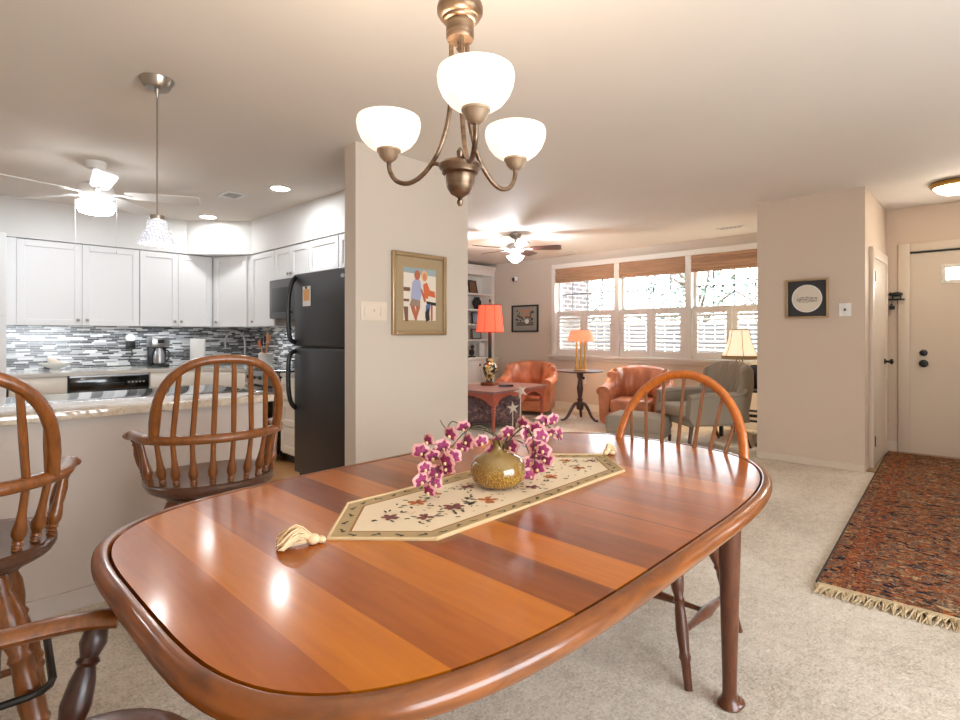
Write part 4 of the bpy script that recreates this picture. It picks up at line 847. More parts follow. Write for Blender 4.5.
t = thing('light_switch', 'almond three-gang light switch plate on the pillar beside the framed photo', 'light switch', (2.325, 3.30, 1.455), 0)
box('plate', 'almond', t, -0.115, 0.115, -0.007, -0.0005, -0.07, 0.07, bev=0.003)
for q, c in ((-0.07, 'almond'), (0.07, 'almond')): box('rocker', c, t, q-0.017, q+0.017, -0.012, -0.006, -0.035, 0.035, bev=0.002)
box('toggle', 'almond', t, -0.006, 0.006, -0.02, -0.006, -0.004, 0.016, bev=0.002)

# hallway block: medallion picture and switch (front faces -x)
t = thing('framed_medallion', 'square black-matted picture with a cream oval drawing on the hallway wall', 'picture', (6.10, 1.352, 1.64), R(-90))
b = MB(); W2, H2 = 0.185, 0.195; w0 = W2-0.02; h0 = H2-0.02
for (x0, x1, z0, z1) in ((-W2, -w0, -H2, H2), (w0, W2, -H2, H2), (-w0, w0, -H2, -h0), (-w0, w0, h0, H2)): b.box(x0, x1, -0.028, -0.001, z0, z1, bev=0.004)
b.build('frame', 'frame_si', t); box('mount', 'mat_dk', t, -w0, w0, -0.012, -0.001, -h0, h0)
b = MB()
el(0, 0, 0, .132, .136, -0.0132, 40); el(1, 0, 0, .123, .127, -0.0140, 40); rr = random.Random(2)
for k in range(150):
    x_ = rr.uniform(-.085, .085); z_ = -0.012+rr.uniform(-.032, .03)*(1-abs(x_)*4); ppoly(b, 2, [(x_-.007, z_), (x_+.007, z_+rr.uniform(-.003, .003)), (x_+.006, z_+.0025), (x_-.006, z_+.003)], -0.0146-k*4e-6)
b.build('drawing', ['p_white', 'paper', 'p_ink'], t, smooth=False)
def switch1(label, loc, rz, dark):
    t = thing('light_switch', label, 'light switch', loc, rz); box('plate', 'plastic_w', t, -0.05, 0.05, -0.007, -0.0005, -0.062, 0.062, bev=0.003); box('toggle', dark, t, -0.007, 0.007, -0.02, -0.006, -0.012, 0.012, bev=0.002)
switch1('white single switch plate with dark toggle beside the black-matted picture', (6.10, 1.035, 1.52), R(-90), 'black')
t = thing('key_shelf', 'small black key shelf on the wall between closet and entry door', 'shelf', (7.45, 0.83, 1.66), R(-90))
box('shelf_board', 'black', t, -0.025, 0.115, -0.07, 0, 0, 0.016, bev=0.002)
for q in (0.0, 0.05, 0.09): b = MB(); b.tube([(q, -0.01, 0), (q, -0.02, -0.04), (q, -0.04, -0.04)], 0.003, 6); b.build('hook', 'iron', t)
o = thing('pig_figurine', 'black pig figurine standing on the key shelf', 'figurine', (7.415, 0.785, 1.677), R(-90)); b = MB()
b.ell((0, 0, 0.048), (0.055, 0.022, 0.026), 14, 8); b.ell((-0.055, 0, 0.05), (0.02, 0.017, 0.018), 10, 7); b.ell((-0.075, 0, 0.047), (0.008, 0.008, 0.008), 8, 6)
for q in (-0.035, 0.035):
    for s in (-0.011, 0.011): b.tube([(q, s, 0.035), (q, s, 0.0)], [0.008, 0.006], 8)
for s in (-1, 1): b.tube([(-0.05, s*0.01, 0.062), (-0.06, s*0.016, 0.078)], [0.006, 0.001], 6)
b.build('body', 'black', o)
o = thing('key_bunch', 'dark keys hanging under the key shelf', 'keys', (7.43, 0.83, 1.62), R(-90)); b = MB(); b.tube([(0.0, -0.02, 0), (0.0, -0.02, -0.03)], 0.010, 8); b.box(-0.02, 0.03, -0.03, -0.012, -0.06, -0.02, bev=0.004); b.build('fob', 'black', o); b = MB(); b.box(-0.012, -0.004, -0.025, -0.022, -0.13, -0.05); b.build('key', 'nickel', o)

# rug in the entry
t = thing('oriental_rug', 'rust and navy patterned oriental runner rug with tan fringe leading to the entry door', 'rug', (3.19, 0.06, 0.0), R(2.6))
b = MB(); b.box(0.03, 4.12, -0.6, 0.6, 0.009, 0.022, bev=0.004); pile = b.build('pile', 'rug', t); pile.location = (0, 0, 0)
b = MB(); r2 = random.Random(4)
b.box(0.0, 0.032, -0.6, 0.6, 0.008, 0.018)
for k in range(230):
    yy = -0.605+1.21*k/229; l = 0.10*r2.uniform(.7, 1.1); sk = r2.uniform(-.03, .045)
    b.tube([(0.01, yy, 0.014), (-l*.5, yy+sk*.5, 0.014+r2.uniform(0, .012)), (-l, yy+sk, 0.006)], [0.0045, 0.004, 0.002], 4)
b.build('fringe', 'fringe', t)
b = MB()
for s in (-1, 1): b.box(0.03, 4.12, s*0.603-0.006, s*0.603+0.006, 0.008, 0.021)
b.build('selvedge', 'm_dark', t)

# ------------------------------------------------------------------ living room
G = 'bookcase'
t = thing('bookcase', 'built-in white bookcase in the far corner of the living room', 'bookcase', (7.84, 7.10, 0), 0)
W = 1.9; b = MB()
b.box(-0.07, 0, 0, 0.31, 0.85, 2.56); b.box(-W, -W+0.05, 0, 0.31, 0.85, 2.56); b.box(-1.0, -0.93, 0, 0.31, 0.85, 2.56); b.box(-W, 0, 0.285, 0.31, 0.85, 2.56); b.box(-W, 0, -0.01, 0.31, 2.42, 2.56)
b.build('case', 'trim', t, smooth=False)
b = MB(); b.box(-W, 0.0, -0.05, 0.31, 2.56, 2.60, bev=0.005); b.box(-W, 0, -0.03, 0.0, 2.52, 2.56, bev=0.005); b.build('crown', 'trim', t)
for z_ in (1.20, 1.49, 1.77, 2.07):
    for x0, x1 in ((-0.93, -0.07), (-W+0.05, -1.0)): box('shelf', 'trim', t, x0, x1, 0.01, 0.285, z_-0.03, z_)
box('base', 'trim', t, -W, 0, -0.10, 0.31, 0, 0.82); box('ledge', 'trim', t, -W, 0, -0.13, 0.31, 0.82, 0.86, bev=0.005)
for x0, x1 in ((-0.93, -0.50), (-0.49, -0.04)):
    dd = box('door', 'trim', t, x0, x1, -0.12, -0.10, 0.12, 0.79, bev=0.004); b = MB(); b.ell((x0+0.05 if x0 > -0.6 else x1-0.05, -0.135, 0.72), (0.018, 0.018, 0.018), 10, 7); b.build('knob', 'iron', dd)
def onshelf(px, Z=10.15): u = (px-480)/F; return 7.22*(0.7228-0.6909*(-0))  # placeholder, replaced below
def sx_(px):  # x on the shelf plane y = 7.25 seen at picture column px
    u = (px-480)/F; Z = 7.25/(FWD.y+RGT.y*u); return Z*(FWD.x+RGT.x*u)
def pframe(label, px, z, w, h, fm, pm, tilt=10):
    t = thing('picture_frame', label, 'picture frame', (sx_(px), 7.27, z+0.001), R(4)); b = MB(); b.T = M4.Rotation(R(-tilt), 4, 'X')
    f = 0.022
    for (x0, x1, z0, z1) in ((-w/2, -w/2+f, 0, h), (w/2-f, w/2, 0, h), (-w/2+f, w/2-f, 0, f), (-w/2+f, w/2-f, h-f, h)): b.box(x0, x1, -0.012, 0.012, z0, z1, bev=0.003)
    b.build('frame', fm, t); b = MB(); b.T = M4.Rotation(R(-tilt), 4, 'X'); b.box(-w/2+f, w/2-f, -0.004, 0.006, f, h-f); b.build('picture', pm, t, smooth=False)
pframe('dark framed picture leaning on the top bookcase shelf', 474.5, 2.07, 0.24, 0.27, 'frame_bk', 'p_wood', 12)
o = tag(MB().lathe([(0.045, 0), (0.05, 0.01), (0.085, 0.10), (0.09, 0.15), (0.06, 0.20), (0.05, 0.22), (0.062, 0.235), (0.05, 0.236)], 24).build('shelf_vase', 'p_dark', None), 'dark slate vase on the second bookcase shelf', 'vase'); o.location = (sx_(476.5), 7.24, 1.771)
pframe('black framed portrait on the third bookcase shelf behind the red lamp', 476.5, 1.49, 0.20, 0.23, 'frame_bk', 'p_blue', 6)
pframe('brown wood framed picture on the fourth bookcase shelf', 477.5, 1.20, 0.28, 0.20, 'frame_br', 'p_sea', 6)
o = tag(box('white_book', 'whitepaper', None, -0.07, 0.07, -0.015, 0.015, 0, 0.26, bev=0.003), 'white book standing on the bookcase ledge', 'book'); o.location = (sx_(480.5), 7.22, 0.861)
o = thing('dark_bookend', 'dark round bookend figure on the bookcase ledge beside the white book', 'bookend', (sx_(471.5), 7.24, 0.861), 0); b = MB(); b.box(-0.06, 0.06, -0.04, 0.04, 0, 0.02, bev=0.004); b.build('base', 'p_dark', o); b = MB(); b.ell((0, 0, 0.09), (0.06, 0.04, 0.07), 14, 9); b.ell((0.01, 0, 0.19), (0.04, 0.035, 0.045), 14, 9); b.build('figure', 'p_dark', o)
# picture on the front wall left of the window (faces -x)
def wy(px): u = (px-480)/F; Z = 7.85/(FWD.x+RGT.x*u); return Z*(FWD.y+RGT.y*u)
yc = (wy(512.3)+wy(538.8))/2; hw = (wy(512.3)-wy(538.8))/2
t = thing('framed_print', 'dark framed still-life print on the grey wall left of the window', 'picture', (7.85, yc, 1.585), R(-90))
b = MB(); H2 = 0.252; w0 = hw-0.03; h0 = H2-0.03
for (x0, x1, z0, z1) in ((-hw, -w0, -H2, H2), (w0, hw, -H2, H2), (-w0, w0, -H2, -h0), (-w0, w0, h0, H2)): b.box(x0, x1, -0.03, -0.001, z0, z1, bev=0.005)
b.build('frame', 'frame_bk', t); b = MB(); ppoly(b, 0, [(-w0, -h0), (w0, -h0), (w0, h0), (-w0, h0)], -0.012); rr = random.Random(8)
for k in range(60):
    x_ = rr.uniform(-.72, .72)*w0; z_ = rr.uniform(-.2, .7)*h0; mi = 2 if rr.random() < .5 else 3
    if abs(x_) < .4*w0 and z_ > .15*h0: mi = 1
    el(mi, x_, z_, rr.uniform(.012, .028), rr.uniform(.010, .022), -0.0125-k*2e-5, 7)
for q in (-.32, -.48): ppoly(b, 2, [(-.7*w0, q*h0), (.7*w0, q*h0), (.72*w0, q*h0-.02), (-.7*w0, q*h0-.022)], -0.014)
el(4, 0.05, -.05, .05, .045, -0.0145); b.build('print', ['p_grey', 'p_orange', 'p_dark', 'p_green', 'p_white'], t, smooth=False)
t = thing('wall_sensor', 'small black and white sensor high on the grey living room wall', 'sensor', (7.85, wy(516), 2.33), R(-90)); box('housing', 'plastic_w', t, -0.02, 0.045, -0.05, -0.001, -0.03, 0.05, bev=0.01); b = MB(); b.ell((-0.025, -0.04, 0.0), (0.035, 0.03, 0.04), 12, 8); b.build('lens', 'black', t)
t = thing('wall_outlet', 'white wall outlet with a black plug behind the tripod table', 'outlet', (7.85, wy(584), 0.52), R(-90)); box('plate', 'plastic_w', t, -0.045, 0.045, -0.006, -0.0005, -0.07, 0.07, bev=0.003); box('plug', 'black', t, -0.022, 0.022, -0.04, -0.005, 0.01, 0.055, bev=0.005); b = MB(); b.tube(spline([(0, -0.035, 0.02), (0.0, -0.05, -0.1), (-0.03, -0.04, -0.28), (0.02, -0.06, -0.45)], 5), 0.004, 6); b.build('cord', 'iron', t)

# leather tub chairs (local front +x)
def sweep(path, hw_, z0, ztop, n=14, e=3.2, lean=0.0):
    k = len(path); rs = []
    for i in range(k):
        p = V(path[i]); tg_ = (V(path[min(i+1, k-1)])-V(path[max(i-1, 0)])).normalized(); nr = V((tg_.y, -tg_.x, 0)); zt = ztop(i/(k-1)); w_ = hw_(i/(k-1)) if callable(hw_) else hw_; ring = []
        for j in range(n):
            a = 2*pi*j/n; c, s = cos(a), sin(a); q = math.copysign(abs(c)**(2/e), c); r_ = math.copysign(abs(s)**(2/e), s)
            zz = (z0+zt)/2+r_*(zt-z0)/2; f = (zz-z0)/(zt-z0); ring.append(p+nr*(q*w_*(0.85+0.35*max(0, f-0.6)/0.4)+lean*f)+V((0, 0, zz)))
        rs.append(ring)
    return rs
def tub_chair(label, loc, rz):
    t = thing('leather_armchair', label, 'armchair', loc, rz, 'orange leather tub chairs in the living room'); t.scale = (0.93, 0.93, 0.93)
    path = [(0.40, 0.39), (0.25, 0.40), (0.08, 0.40)]+[(-0.05+0.36*cos(R(d)), 0.40*sin(R(d))) for d in range(80, 281, 12)]+[(0.08, -0.40), (0.25, -0.40), (0.40, -0.39)]
    path = [(x, y, 0) for x, y in path]
    zt = lambda f: 0.60+0.28*max(0.0, min(1.0, (0.5-abs(f-0.5)-0.17)/0.14))
    b = MB(); b.rings(sweep(path, 0.085, 0.07, zt, 16)); b.build('frame', 'leather', t, ang=60)
    for s in (1, -1):
        b = MB(); b.tube(spline([(0.43, s*0.40, 0.55), (0.2, s*0.415, 0.565), (-0.05, s*0.42, 0.60), (-0.16, s*0.40, 0.72), (-0.22, s*0.37, 0.83)], 5), [0.095]*12+[0.09-0.004*i for i in range(9)], 14, rh=0.075); b.build('arm', 'leather', t, ang=60)
    box('front_rail', 'leather', t, 0.30, 0.43, -0.33, 0.33, 0.07, 0.26, bev=0.02, seg=3)
    box('seat_cushion', 'leather', t, -0.25, 0.46, -0.305, 0.305, 0.25, 0.44, bev=0.06, seg=4)
    rs = []
    for i in range(41):
        f = i/40; d = R(95+170*f); k = 0.04*abs(cos(f*pi*4.5)); ring = []
        for r0, z_ in ((0.33, 0.40), (0.29-k, 0.46), (0.285-k, 0.60), (0.30-k, 0.74), (0.335-k, 0.85), (0.39, 0.905), (0.44, 0.89), (0.455, 0.83), (0.42, 0.76), (0.36, 0.60)):
            zz = z_ if z_ < .62 else .62+(z_-.62)*(0.35+0.65*sin(pi*min(1, max(0, .09+f*.82)))**0.6); ring.append((-0.05+r0*cos(d)*0.92, r0*sin(d)*1.05, zz))
        rs.append(ring)
    b = MB(); b.rings(rs); b.build('back_cushion', 'leather', t, ang=70)
    for sx in (0.36, -0.28):
        for sy in (0.32, -0.32): b = MB(); b.tube([(sx, sy, 0.08), (sx, sy, 0)], [0.03, 0.022], 10); b.build('foot', 'black', t)
    return t
tub_chair('orange leather tub chair in the corner behind the red table', (7.05, 5.62, 0), R(205))
tub_chair('orange leather tub chair below the window between tripod table and ottoman', (6.95, 3.62, 0), R(196))
# ottoman
t = thing('ottoman', 'low grey upholstered ottoman in front of the leather chair', 'ottoman', (5.97, 3.08, 0), R(12))
box('cushion', 'grayfab', t, -0.28, 0.28, -0.33, 0.33, 0.15, 0.34, bev=0.045, seg=4); box('base', 'grayfab', t, -0.265, 0.265, -0.315, 0.315, 0.08, 0.17, bev=0.02)
for sx in (-0.24, 0.24):
    for sy in (-0.30, 0.30): b = MB(); b.tube([(sx, sy, 0.09), (sx, sy, 0)], [0.022, 0.016], 10); b.build('leg', 'walnut', t)
# grey armchair
t = thing('grey_armchair', 'grey channel-back armchair with wooden legs beside the hallway wall', 'armchair', (6.40, 2.49, 0), R(143))
box('seat_base', 'grayfab', t, -0.28, 0.38, -0.33, 0.33, 0.26, 0.36, bev=0.02, seg=3); box('seat_cushion', 'grayfab', t, -0.22, 0.44, -0.29, 0.29, 0.34, 0.48, bev=0.05, seg=4)
for s in (1, -1):
    b = MB(); pr = [(-0.33, 0.30), (0.36, 0.28), (0.40, 0.36), (0.38, 0.58), (0.30, 0.61), (-0.20, 0.61), (-0.30, 0.60)]
    b.rings([[(x, s*0.30, z) for x, z in pr], [(x, s*0.315, z*1.0) for x, z in pr], [(x, s*0.375, z) for x, z in pr], [(x*0.99, s*0.39, 0.445+(z-0.445)*0.96) for x, z in pr]]); b.build('side_panel', 'grayfab', t, ang=30)
    b = MB(); b.tube(spline([(0.38, s*0.345, 0.58), (0.2, s*0.345, 0.605), (-0.2, s*0.345, 0.61), (-0.30, s*0.345, 0.66)], 4), 0.055, 12, rh=0.035); b.build('arm_pad', 'grayfab', t)
rs = []
for i in range(49):
    f = i/48; yy = -0.37+0.74*f; k = 0.045*abs(cos(f*pi*5)); wing = 0.13*abs(2*f-1)**3; ring = []
    for x_, z_ in ((-0.20-k+wing, 0.42), (-0.24-k+wing, 0.60), (-0.30-k+wing, 0.80), (-0.345-k*.6+wing, 0.93), (-0.40+wing*.6, 0.97), (-0.455+wing*.5, 0.93), (-0.43+wing*.3, 0.75), (-0.36+wing*.2, 0.45), (-0.33+wing*.2, 0.30)):
        ring.append((x_, yy, 0.30+(z_-0.30)*(1-0.10*abs(2*f-1)**4)))
    rs.append(ring)
b = MB(); b.rings(rs); b.build('backrest', 'grayfab', t, ang=60)
for sx, ex in ((0.30, 0.36), (-0.26, -0.40)):
    for s in (1, -1): b = MB(); b.tube([(sx, s*0.27, 0.30), (ex, s*0.30, 0)], [0.026, 0.015], 10); b.build('leg', 'walnut', t)
# tripod table and its lamp
tx, ty = at(580, 421, 691.2/85).x, at(580, 421, 691.2/85).y
t = thing('tripod_table', 'round dark mahogany tripod pedestal table between the leather chairs', 'side table', (tx, ty, 0), R(20))
MB().lathe([(0.06, 0.715), (0.30, 0.722), (0.345, 0.728), (0.355, 0.736), (0.35, 0.748), (0.33, 0.742), (0.02, 0.742)], 40).build('tabletop', 'mahog', t)
MB().lathe([(0.05, 0.16), (0.055, 0.20), (0.06, 0.25), (0.035, 0.29), (0.05, 0.31), (0.03, 0.34), (0.042, 0.42), (0.05, 0.48), (0.035, 0.56), (0.028, 0.62), (0.045, 0.65), (0.05, 0.70), (0.06, 0.716)], 20).build('column', 'mahog', t)
for k in range(3):
    a = 2*pi*k/3+R(10); b = MB(); P = lambda r, z: V((r*cos(a), r*sin(a), z)); b.tube(spline([P(.03, .25), P(.09, .24), (P(.15, .16)), P(.20, .07), P(.26, .02), P(.31, .018)], 5), [0.03-0.0006*i for i in range(26)], 10, rh=[0.028-0.0005*i for i in range(26)]); b.build('leg', 'mahog', t)
t = thing('candlestick_lamp', 'brass triple-column table lamp with peach oval shade on the tripod table', 'table lamp', (tx+0.02, ty, 0.743), R(45))
MB().lathe([(0.11, 0), (0.115, 0.012), (0.07, 0.022), (0.02, 0.03)], 28).build('base', 'brass', t)
for q in (-0.062, 0, 0.062):
    b = MB(); b.tube([(q, -q, 0.02) if False else (q*cos(R(-91)), q*sin(R(-91)), 0.018), (q*cos(R(-91)), q*sin(R(-91)), 0.45)], 0.015, 10); b.lathe([(0.022, 0.02), (0.026, 0.05), (0.016, 0.08), (0.022, 0.13), (0.016, 0.16)], 12, (q*cos(R(-91)), q*sin(R(-91)), 0)); b.build('column', 'brass', t)
def oval_shade(z0, z1, ax0, ay0, ax1, ay1, n=36):
    b = MB(); b.rings([[(a_*cos(2*pi*i/n), c_*sin(2*pi*i/n), z) for i in range(n)] for a_, c_, z in ((ax0, ay0, z0), (ax1, ay1, z1), (ax1-.006, ay1-.006, z1), (ax0-.006, ay0-.006, z0))], cap=False); return b
oval_shade(0.445, 0.605, 0.15, 0.205, 0.105, 0.15).build('shade', 'peachshade', t, ang=60)
b = MB(); b.tube([(0, 0, 0.45), (0, 0, 0.64)], 0.006, 8); b.ell((0, 0, 0.645), (0.01, 0.01, 0.016), 8, 6); b.build('finial', 'brass', t)
p = V((tx+0.02, ty, 1.27)); point('candlestick_bulb', p, 30, (1.0, 0.75, 0.5), 0.04)
# red table, urn lamp and the things around it
t = thing('red_side_table', 'red-stained wooden side table with turned legs and grey sheen coloured into the top in the living room', 'side table', (5.17, 4.69, 0), R(6))
TW, TD = 1.30, 0.95
b = MB(); b.prism([(-0.03, -0.03), (TW, -0.03), (TW+0.05, 0.2), (TW, TD), (0.05, TD), (-0.03, TD-0.2)], 0.515, 0.545); b.build('tabletop', 'redtop_sheen', t, smooth=False)
b = MB()
def arch(L0, L1): return [(L0, 0.515), (L0, 0.36), (L0+.04, 0.36)]+[(L0+.04+(L1-L0-.08)*k/12, 0.36+0.11*sin(pi*k/12)**0.55) for k in range(1, 12)]+[(L1-.04, 0.36), (L1, 0.36), (L1, 0.515)]
b.rings([[(x_, y_, z_) for x_, z_ in arch(0.03, 0.66)] for y_ in (0.0, 0.025)]); b.rings([[(x_, y_, z_) for x_, z_ in arch(0.66, TW-0.05)] for y_ in (0.0, 0.025)]); b.rings([[(x_, y_, z_) for y_, z_ in arch(0.03, TD-0.06)] for x_ in (0.0, 0.025)])
b.box(TW-0.05, TW-0.025, 0.02, TD-0.05, 0.37, 0.515); b.box(0.02, TW-0.04, TD-0.06, TD-0.035, 0.37, 0.515); b.build('apron', 'redwood', t, smooth=False)
LP = [(0, .028), (.28, .030), (.30, .022), (.33, .032), (.36, .022), (.40, .030), (.44, .022), (.48, .031), (.52, .022), (.56, .030), (.60, .024), (.9, .017), (1, .020)]
for x_, y_ in ((0.03, 0.03), (0.66, 0.03), (TW-0.06, 0.03), (0.03, TD-0.08), (TW-0.06, TD-0.08)): b = MB(); b.turned((x_, y_, 0.52), (x_, y_, 0), LP, 12); b.build('leg', 'redwood', t)
lp = at(489, 384, 0.735*F/49); lx, ly = 5.82, 5.36
t = thing('urn_table_lamp', 'table lamp with glowing red shade and painted urn base on the red side table', 'table lamp', (lx, ly, 0.546), R(20))
box('plinth', 'frame_br', t, -0.12, 0.12, -0.10, 0.10, 0, 0.045, bev=0.008)
MB().lathe([(0.055, 0.046), (0.06, 0.06), (0.05, 0.08), (0.075, 0.12), (0.105, 0.20), (0.112, 0.26), (0.09, 0.31), (0.055, 0.335), (0.06, 0.35), (0.06, 0.385), (0.03, 0.40)], 28).build('urn', 'urn', t)
b = MB(); b.tube([(0, 0, 0.39), (0, 0, 0.80)], 0.026, 12); b.tube([(0, 0, 0.80), (0, 0, 1.20)], 0.005, 8); b.ell((0, 0, 1.235), (0.016, 0.016, 0.03), 10, 7); b.build('stem', 'iron', t)
n_ = 16; b = MB(); b.rings([[(r_*cos(2*pi*i/32), r_*sin(2*pi*i/32), z) for i in range(32)] for r_, z in ((0.205, 0.77), (0.165, 1.175), (0.160, 1.175), (0.200, 0.77))], cap=False); sh = b.build('shade', 'redshade', t, ang=60)
b = MB()
for r_, z in ((0.206, 0.775), (0.166, 1.17)): b.tube([(r_*cos(2*pi*i/32), r_*sin(2*pi*i/32), z) for i in range(33)], 0.006, 6)
for k in range(8): a = 2*pi*k/8; b.tube([(0.206*cos(a), 0.206*sin(a), 0.775), (0.166*cos(a), 0.166*sin(a), 1.17)], 0.003, 5)
b.build('shade_trim', 'redtrim', sh)
point('urn_lamp_bulb', (lx, ly, 1.5), 30, (1.0, 0.8, 0.62), 0.04)
o = tag(box('remote_control', 'black', None, -0.10, 0.10, -0.035, 0.035, 0, 0.03, bev=0.006), 'black remote control on the red side table beside the lamp', 'remote control'); q = at(502, 384.5, 7.55); o.location = (5.80, 5.03, 0.546); o.rotation_euler = (0, 0, R(-35))
t = thing('floral_chair', 'low dark floral upholstered chair tucked behind the red side table', 'chair', (5.60, 5.12, 0), R(226))
def hump(s): return [(s*0.20+0.20*cos(R(d)), 0.38+0.10*sin(R(d))) for d in range(0, 181, 18)]
pl = [(-0.40, 0.12)]; pr = [(0.40, 0.12)]+hump(1)+hump(-1)+[(-0.40, 0.12)]
b = MB(); b.rings([[(x_, y_, z_) for y_, z_ in pr] for x_ in (0.10, 0.20)]); b.build('backrest', 'floral', t)
box('seat', 'floral', t, -0.25, 0.16, -0.36, 0.36, 0.06, 0.24, bev=0.04, seg=3)
for sx in (-0.2, 0.14):
    for sy in (-0.3, 0.3): b = MB(); b.tube([(sx, sy, 0.08), (sx, sy, 0)], 0.02, 8); b.build('leg', 'mahog', t)
def star(label, px, py, Z, r, tilt):
    p = at(px, py, Z); o = thing('starfish', label, 'starfish', p, YAW-R(90)+tilt, 'dried starfish by the red side table'); b = MB(); ring = []
    for k in range(10): a = pi/2+k*pi/5+tilt; q = r if k % 2 == 0 else r*0.36; ring.append((q*cos(a), q*sin(a)))
    b.rings([[(x_*.92, 0.010, z_*.92) for x_, z_ in ring], [(x_, 0, z_) for x_, z_ in ring], [(x_*.45, -0.02, z_*.45) for x_, z_ in ring]]); b.build('body', 'paper', o)
    b = MB(); b.tube([(0, 0.01, 0), (0.0, 0.03, -p.z)], 0.006, 6); b.build('stand_rod', 'paper', o)
star('pale starfish on a thin stand, in front of the dark floral chair', 513, 408, 6.7, 0.085, 0.1)
star('pale starfish on a thin stand, right of the red table leg', 521, 391, 6.75, 0.10, 0.35)

# right-hand corner: black stand, white lamp, cord
t = thing('black_stand', 'tall black side stand behind the grey armchair at the hallway wall', 'stand', (7.25, 2.30, 0), R(0))
box('top', 'black', t, -0.24, 0.24, -0.36, 0.24, 0.58, 0.61, bev=0.005)
for sx in (-0.21, 0.21):
    for sy in (-0.33, 0.21): box('leg', 'black', t, sx-0.02, sx+0.02, sy-0.02, sy+0.02, 0, 0.58)
b = MB()
for z_ in (0.22, 0.29):
    for sy in (-0.33, 0.21): b.box(-0.21, 0.21, sy-0.012, sy+0.012, z_, z_+0.025)
    for sx in (-0.21, 0.21): b.box(sx-0.012, sx+0.012, -0.33, 0.21, z_, z_+0.025)
b.build('rail', 'black', t, smooth=False)
b = MB(); _pf = tag(b.box(-0.03, 0.03, -0.11, 0.11, 0, 0.30, bev=0.006).build('picture_frame', 'frame_bk', None), 'unidentified black upright block standing on the black side stand', 'frame'); o = _pf; o.location = (7.30, 2.13, 0.611); o.rotation_euler = (0, 0, R(20))  # plain block for an unidentified slatted object, not a picture frame
t = thing('white_shade_lamp', 'table lamp with ivory bell shade and wrought metal base in front of the window', 'table lamp', (7.38, 2.40, 0.611), R(30))
MB().lathe([(0.09, 0), (0.09, 0.012), (0.02, 0.02)], 20).build('base', 'iron', t)
b = MB(); b.tube([(0, 0, 0.015), (0, 0, 0.42)], 0.008, 8)
for k in range(3): a = 2*pi*k/3; b.tube(spline([(0.02*cos(a), 0.02*sin(a), 0.02), (0.055*cos(a), 0.055*sin(a), 0.12), (0.0, 0.0, 0.24), (-0.05*cos(a), -0.05*sin(a), 0.32), (0.01*cos(a), 0.01*sin(a), 0.38)], 5), 0.007, 6)
b.build('stem', 'iron', t)
prof = [(0.215, 0.36), (0.212, 0.40), (0.17, 0.50), (0.135, 0.60), (0.115, 0.735)]
b = MB(); b.rings([[(r_*cos(2*pi*i/24), r_*sin(2*pi*i/24), z) for i in range(24)] for r_, z in prof], cap=False); sh = b.build('shade', 'ivoryshade', t, ang=60)
b = MB(); b.rings([[(r_*cos(2*pi*i/24), r_*sin(2*pi*i/24), z) for i in range(24)] for r_, z in ((0.217, 0.358), (0.216, 0.405))], cap=False)
for k in range(6): a = 2*pi*k/6; b.tube([((r_+.002)*cos(a), (r_+.002)*sin(a), z) for r_, z in prof], 0.004, 5)
b.tube([(0.117*cos(2*pi*i/24), 0.117*sin(2*pi*i/24), 0.735) for i in range(25)], 0.005, 5); b.build('shade_trim', 'shadetrim', sh)
point('ivory_lamp_bulb', (7.38, 2.40, 1.17), 20, (1.0, 0.85, 0.62), 0.04)
b = MB(); pts = spline([(6.93, 1.93, 0.40), (6.9, 1.92, 0.12), (6.85, 1.98, 0.02), (6.7, 1.90, 0.012), (6.62, 1.96, 0.012), (6.78, 2.02, 0.012), (6.95, 1.92, 0.012)], 7); tag(None or b.tube(pts, 0.006, 6).build('power_cord', 'black', None), 'black power cord looped on the carpet below the black stand', 'cord')

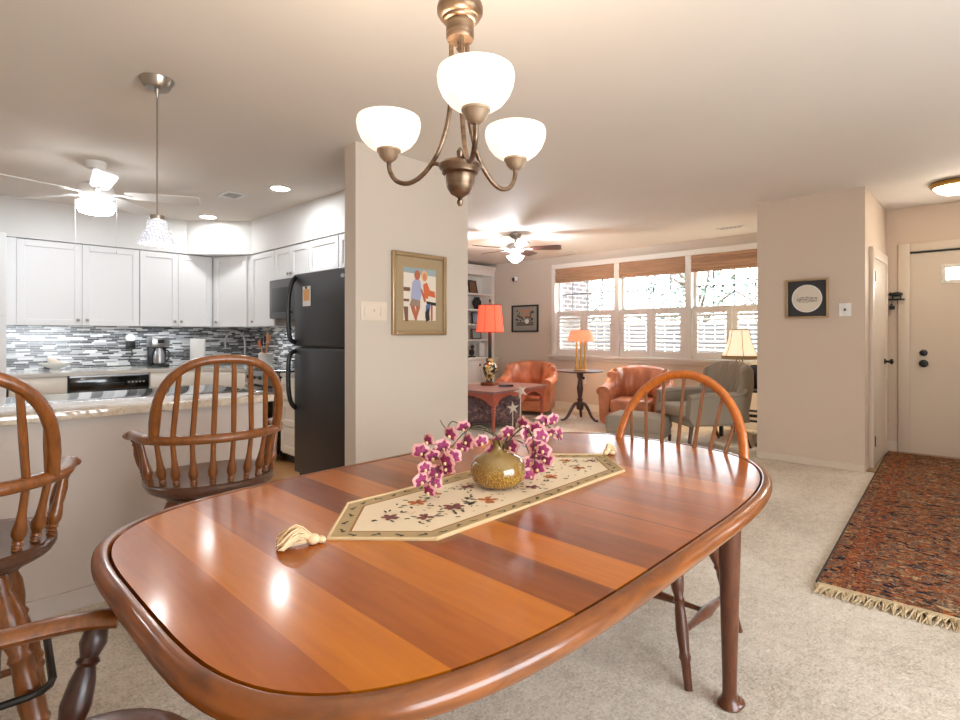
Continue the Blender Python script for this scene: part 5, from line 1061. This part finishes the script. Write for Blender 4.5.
# ------------------------------------------------------------------ outside the front window
t = thing('backdrop_fence', 'grey board fence added outside to darken the gaps between the shutter louvres', 'fence', (10.6, 4.0, -0.5), 0)  # added as a dark backdrop so the louvre gaps read dark
b = MB()
for k in range(46): yy = -4.6+k*0.2; b.box(-0.012, 0.012, yy-0.09, yy+0.09, 0.05, 2.0)
b.build('board', 'fence', t, smooth=False)
for zz in (0.4, 1.6): box('rail', 'fence', t, 0.012, 0.05, -4.7, 4.5, zz, zz+0.08)
o = MB().box(8.1, 30, -12, 20, -0.6, -0.5).build('lawn', 'grass', None, smooth=False); o['kind'] = 'structure'
t = thing('brick_house_wing', 'brick wing of the house seen through the left end of the front window', 'building', (8.15, 5.95, -0.5), 0); b = MB(); b.box(0, 1.3, 0, 0.3, 0, 4.4); b.build('brick_wall', 'brick', t, smooth=False)
box('roof_edge', 'trim', t, -0.1, 1.45, -0.25, 0.4, 4.4, 4.6)
def tree(label, x_, y_, h, r, seed, nl):
    t = thing('garden_tree', label, 'tree', (x_, y_, -0.5), 0); q = random.Random(seed); b = MB()
    b.tube(spline([(0, 0, 0), (0.1, 0.05, h*.3), (-0.05, 0.1, h*.6), (0.05, 0, h*.9)], 4), [0.13-0.008*i for i in range(13)], 8)
    for k in range(16): a = q.random()*6.28; z_ = h*q.uniform(.3, .8); l = r*q.uniform(.6, 1); b.tube(spline([(0, 0, z_), (cos(a)*l*.5, sin(a)*l*.5, z_+.2*h*q.random()), (cos(a)*l, sin(a)*l, z_+.25*h*q.random())], 3), [0.045-0.006*i for i in range(7)], 6)
    b.build('trunk', 'bark', t); b = MB()
    for k in range(nl):
        d = V((q.gauss(0, 1), q.gauss(0, 1), q.gauss(0, 1))).normalized()*q.random()**0.45; c = V((d.x*r, d.y*r, h*.62+d.z*h*.42)); s = 0.07*q.uniform(.5, 1.2)
        u = V((q.gauss(0, 1), q.gauss(0, 1), q.gauss(0, .6))).normalized(); w_ = u.cross(V((q.gauss(0, 1), q.gauss(0, 1), 1))).normalized(); b.poly([c-u*s, c+w_*s*.5, c+u*s, c-w_*s*.5])
    b.build('foliage', 'leaf', t, smooth=False)
tree('leafy tree outside behind the middle of the front window', 12.4, 4.9, 4.6, 1.7, 1, 1800)
tree('leafy tree outside behind the right end of the front window', 12.2, 1.2, 4.4, 1.6, 2, 1500)
tree('leafy tree outside near the brick wall', 13.2, 8.6, 5.0, 1.6, 3, 1600)
for o in SC.objects:
    if o.name.split('.')[0] in ('floor', 'ceiling'): o['kind'] = 'structure'
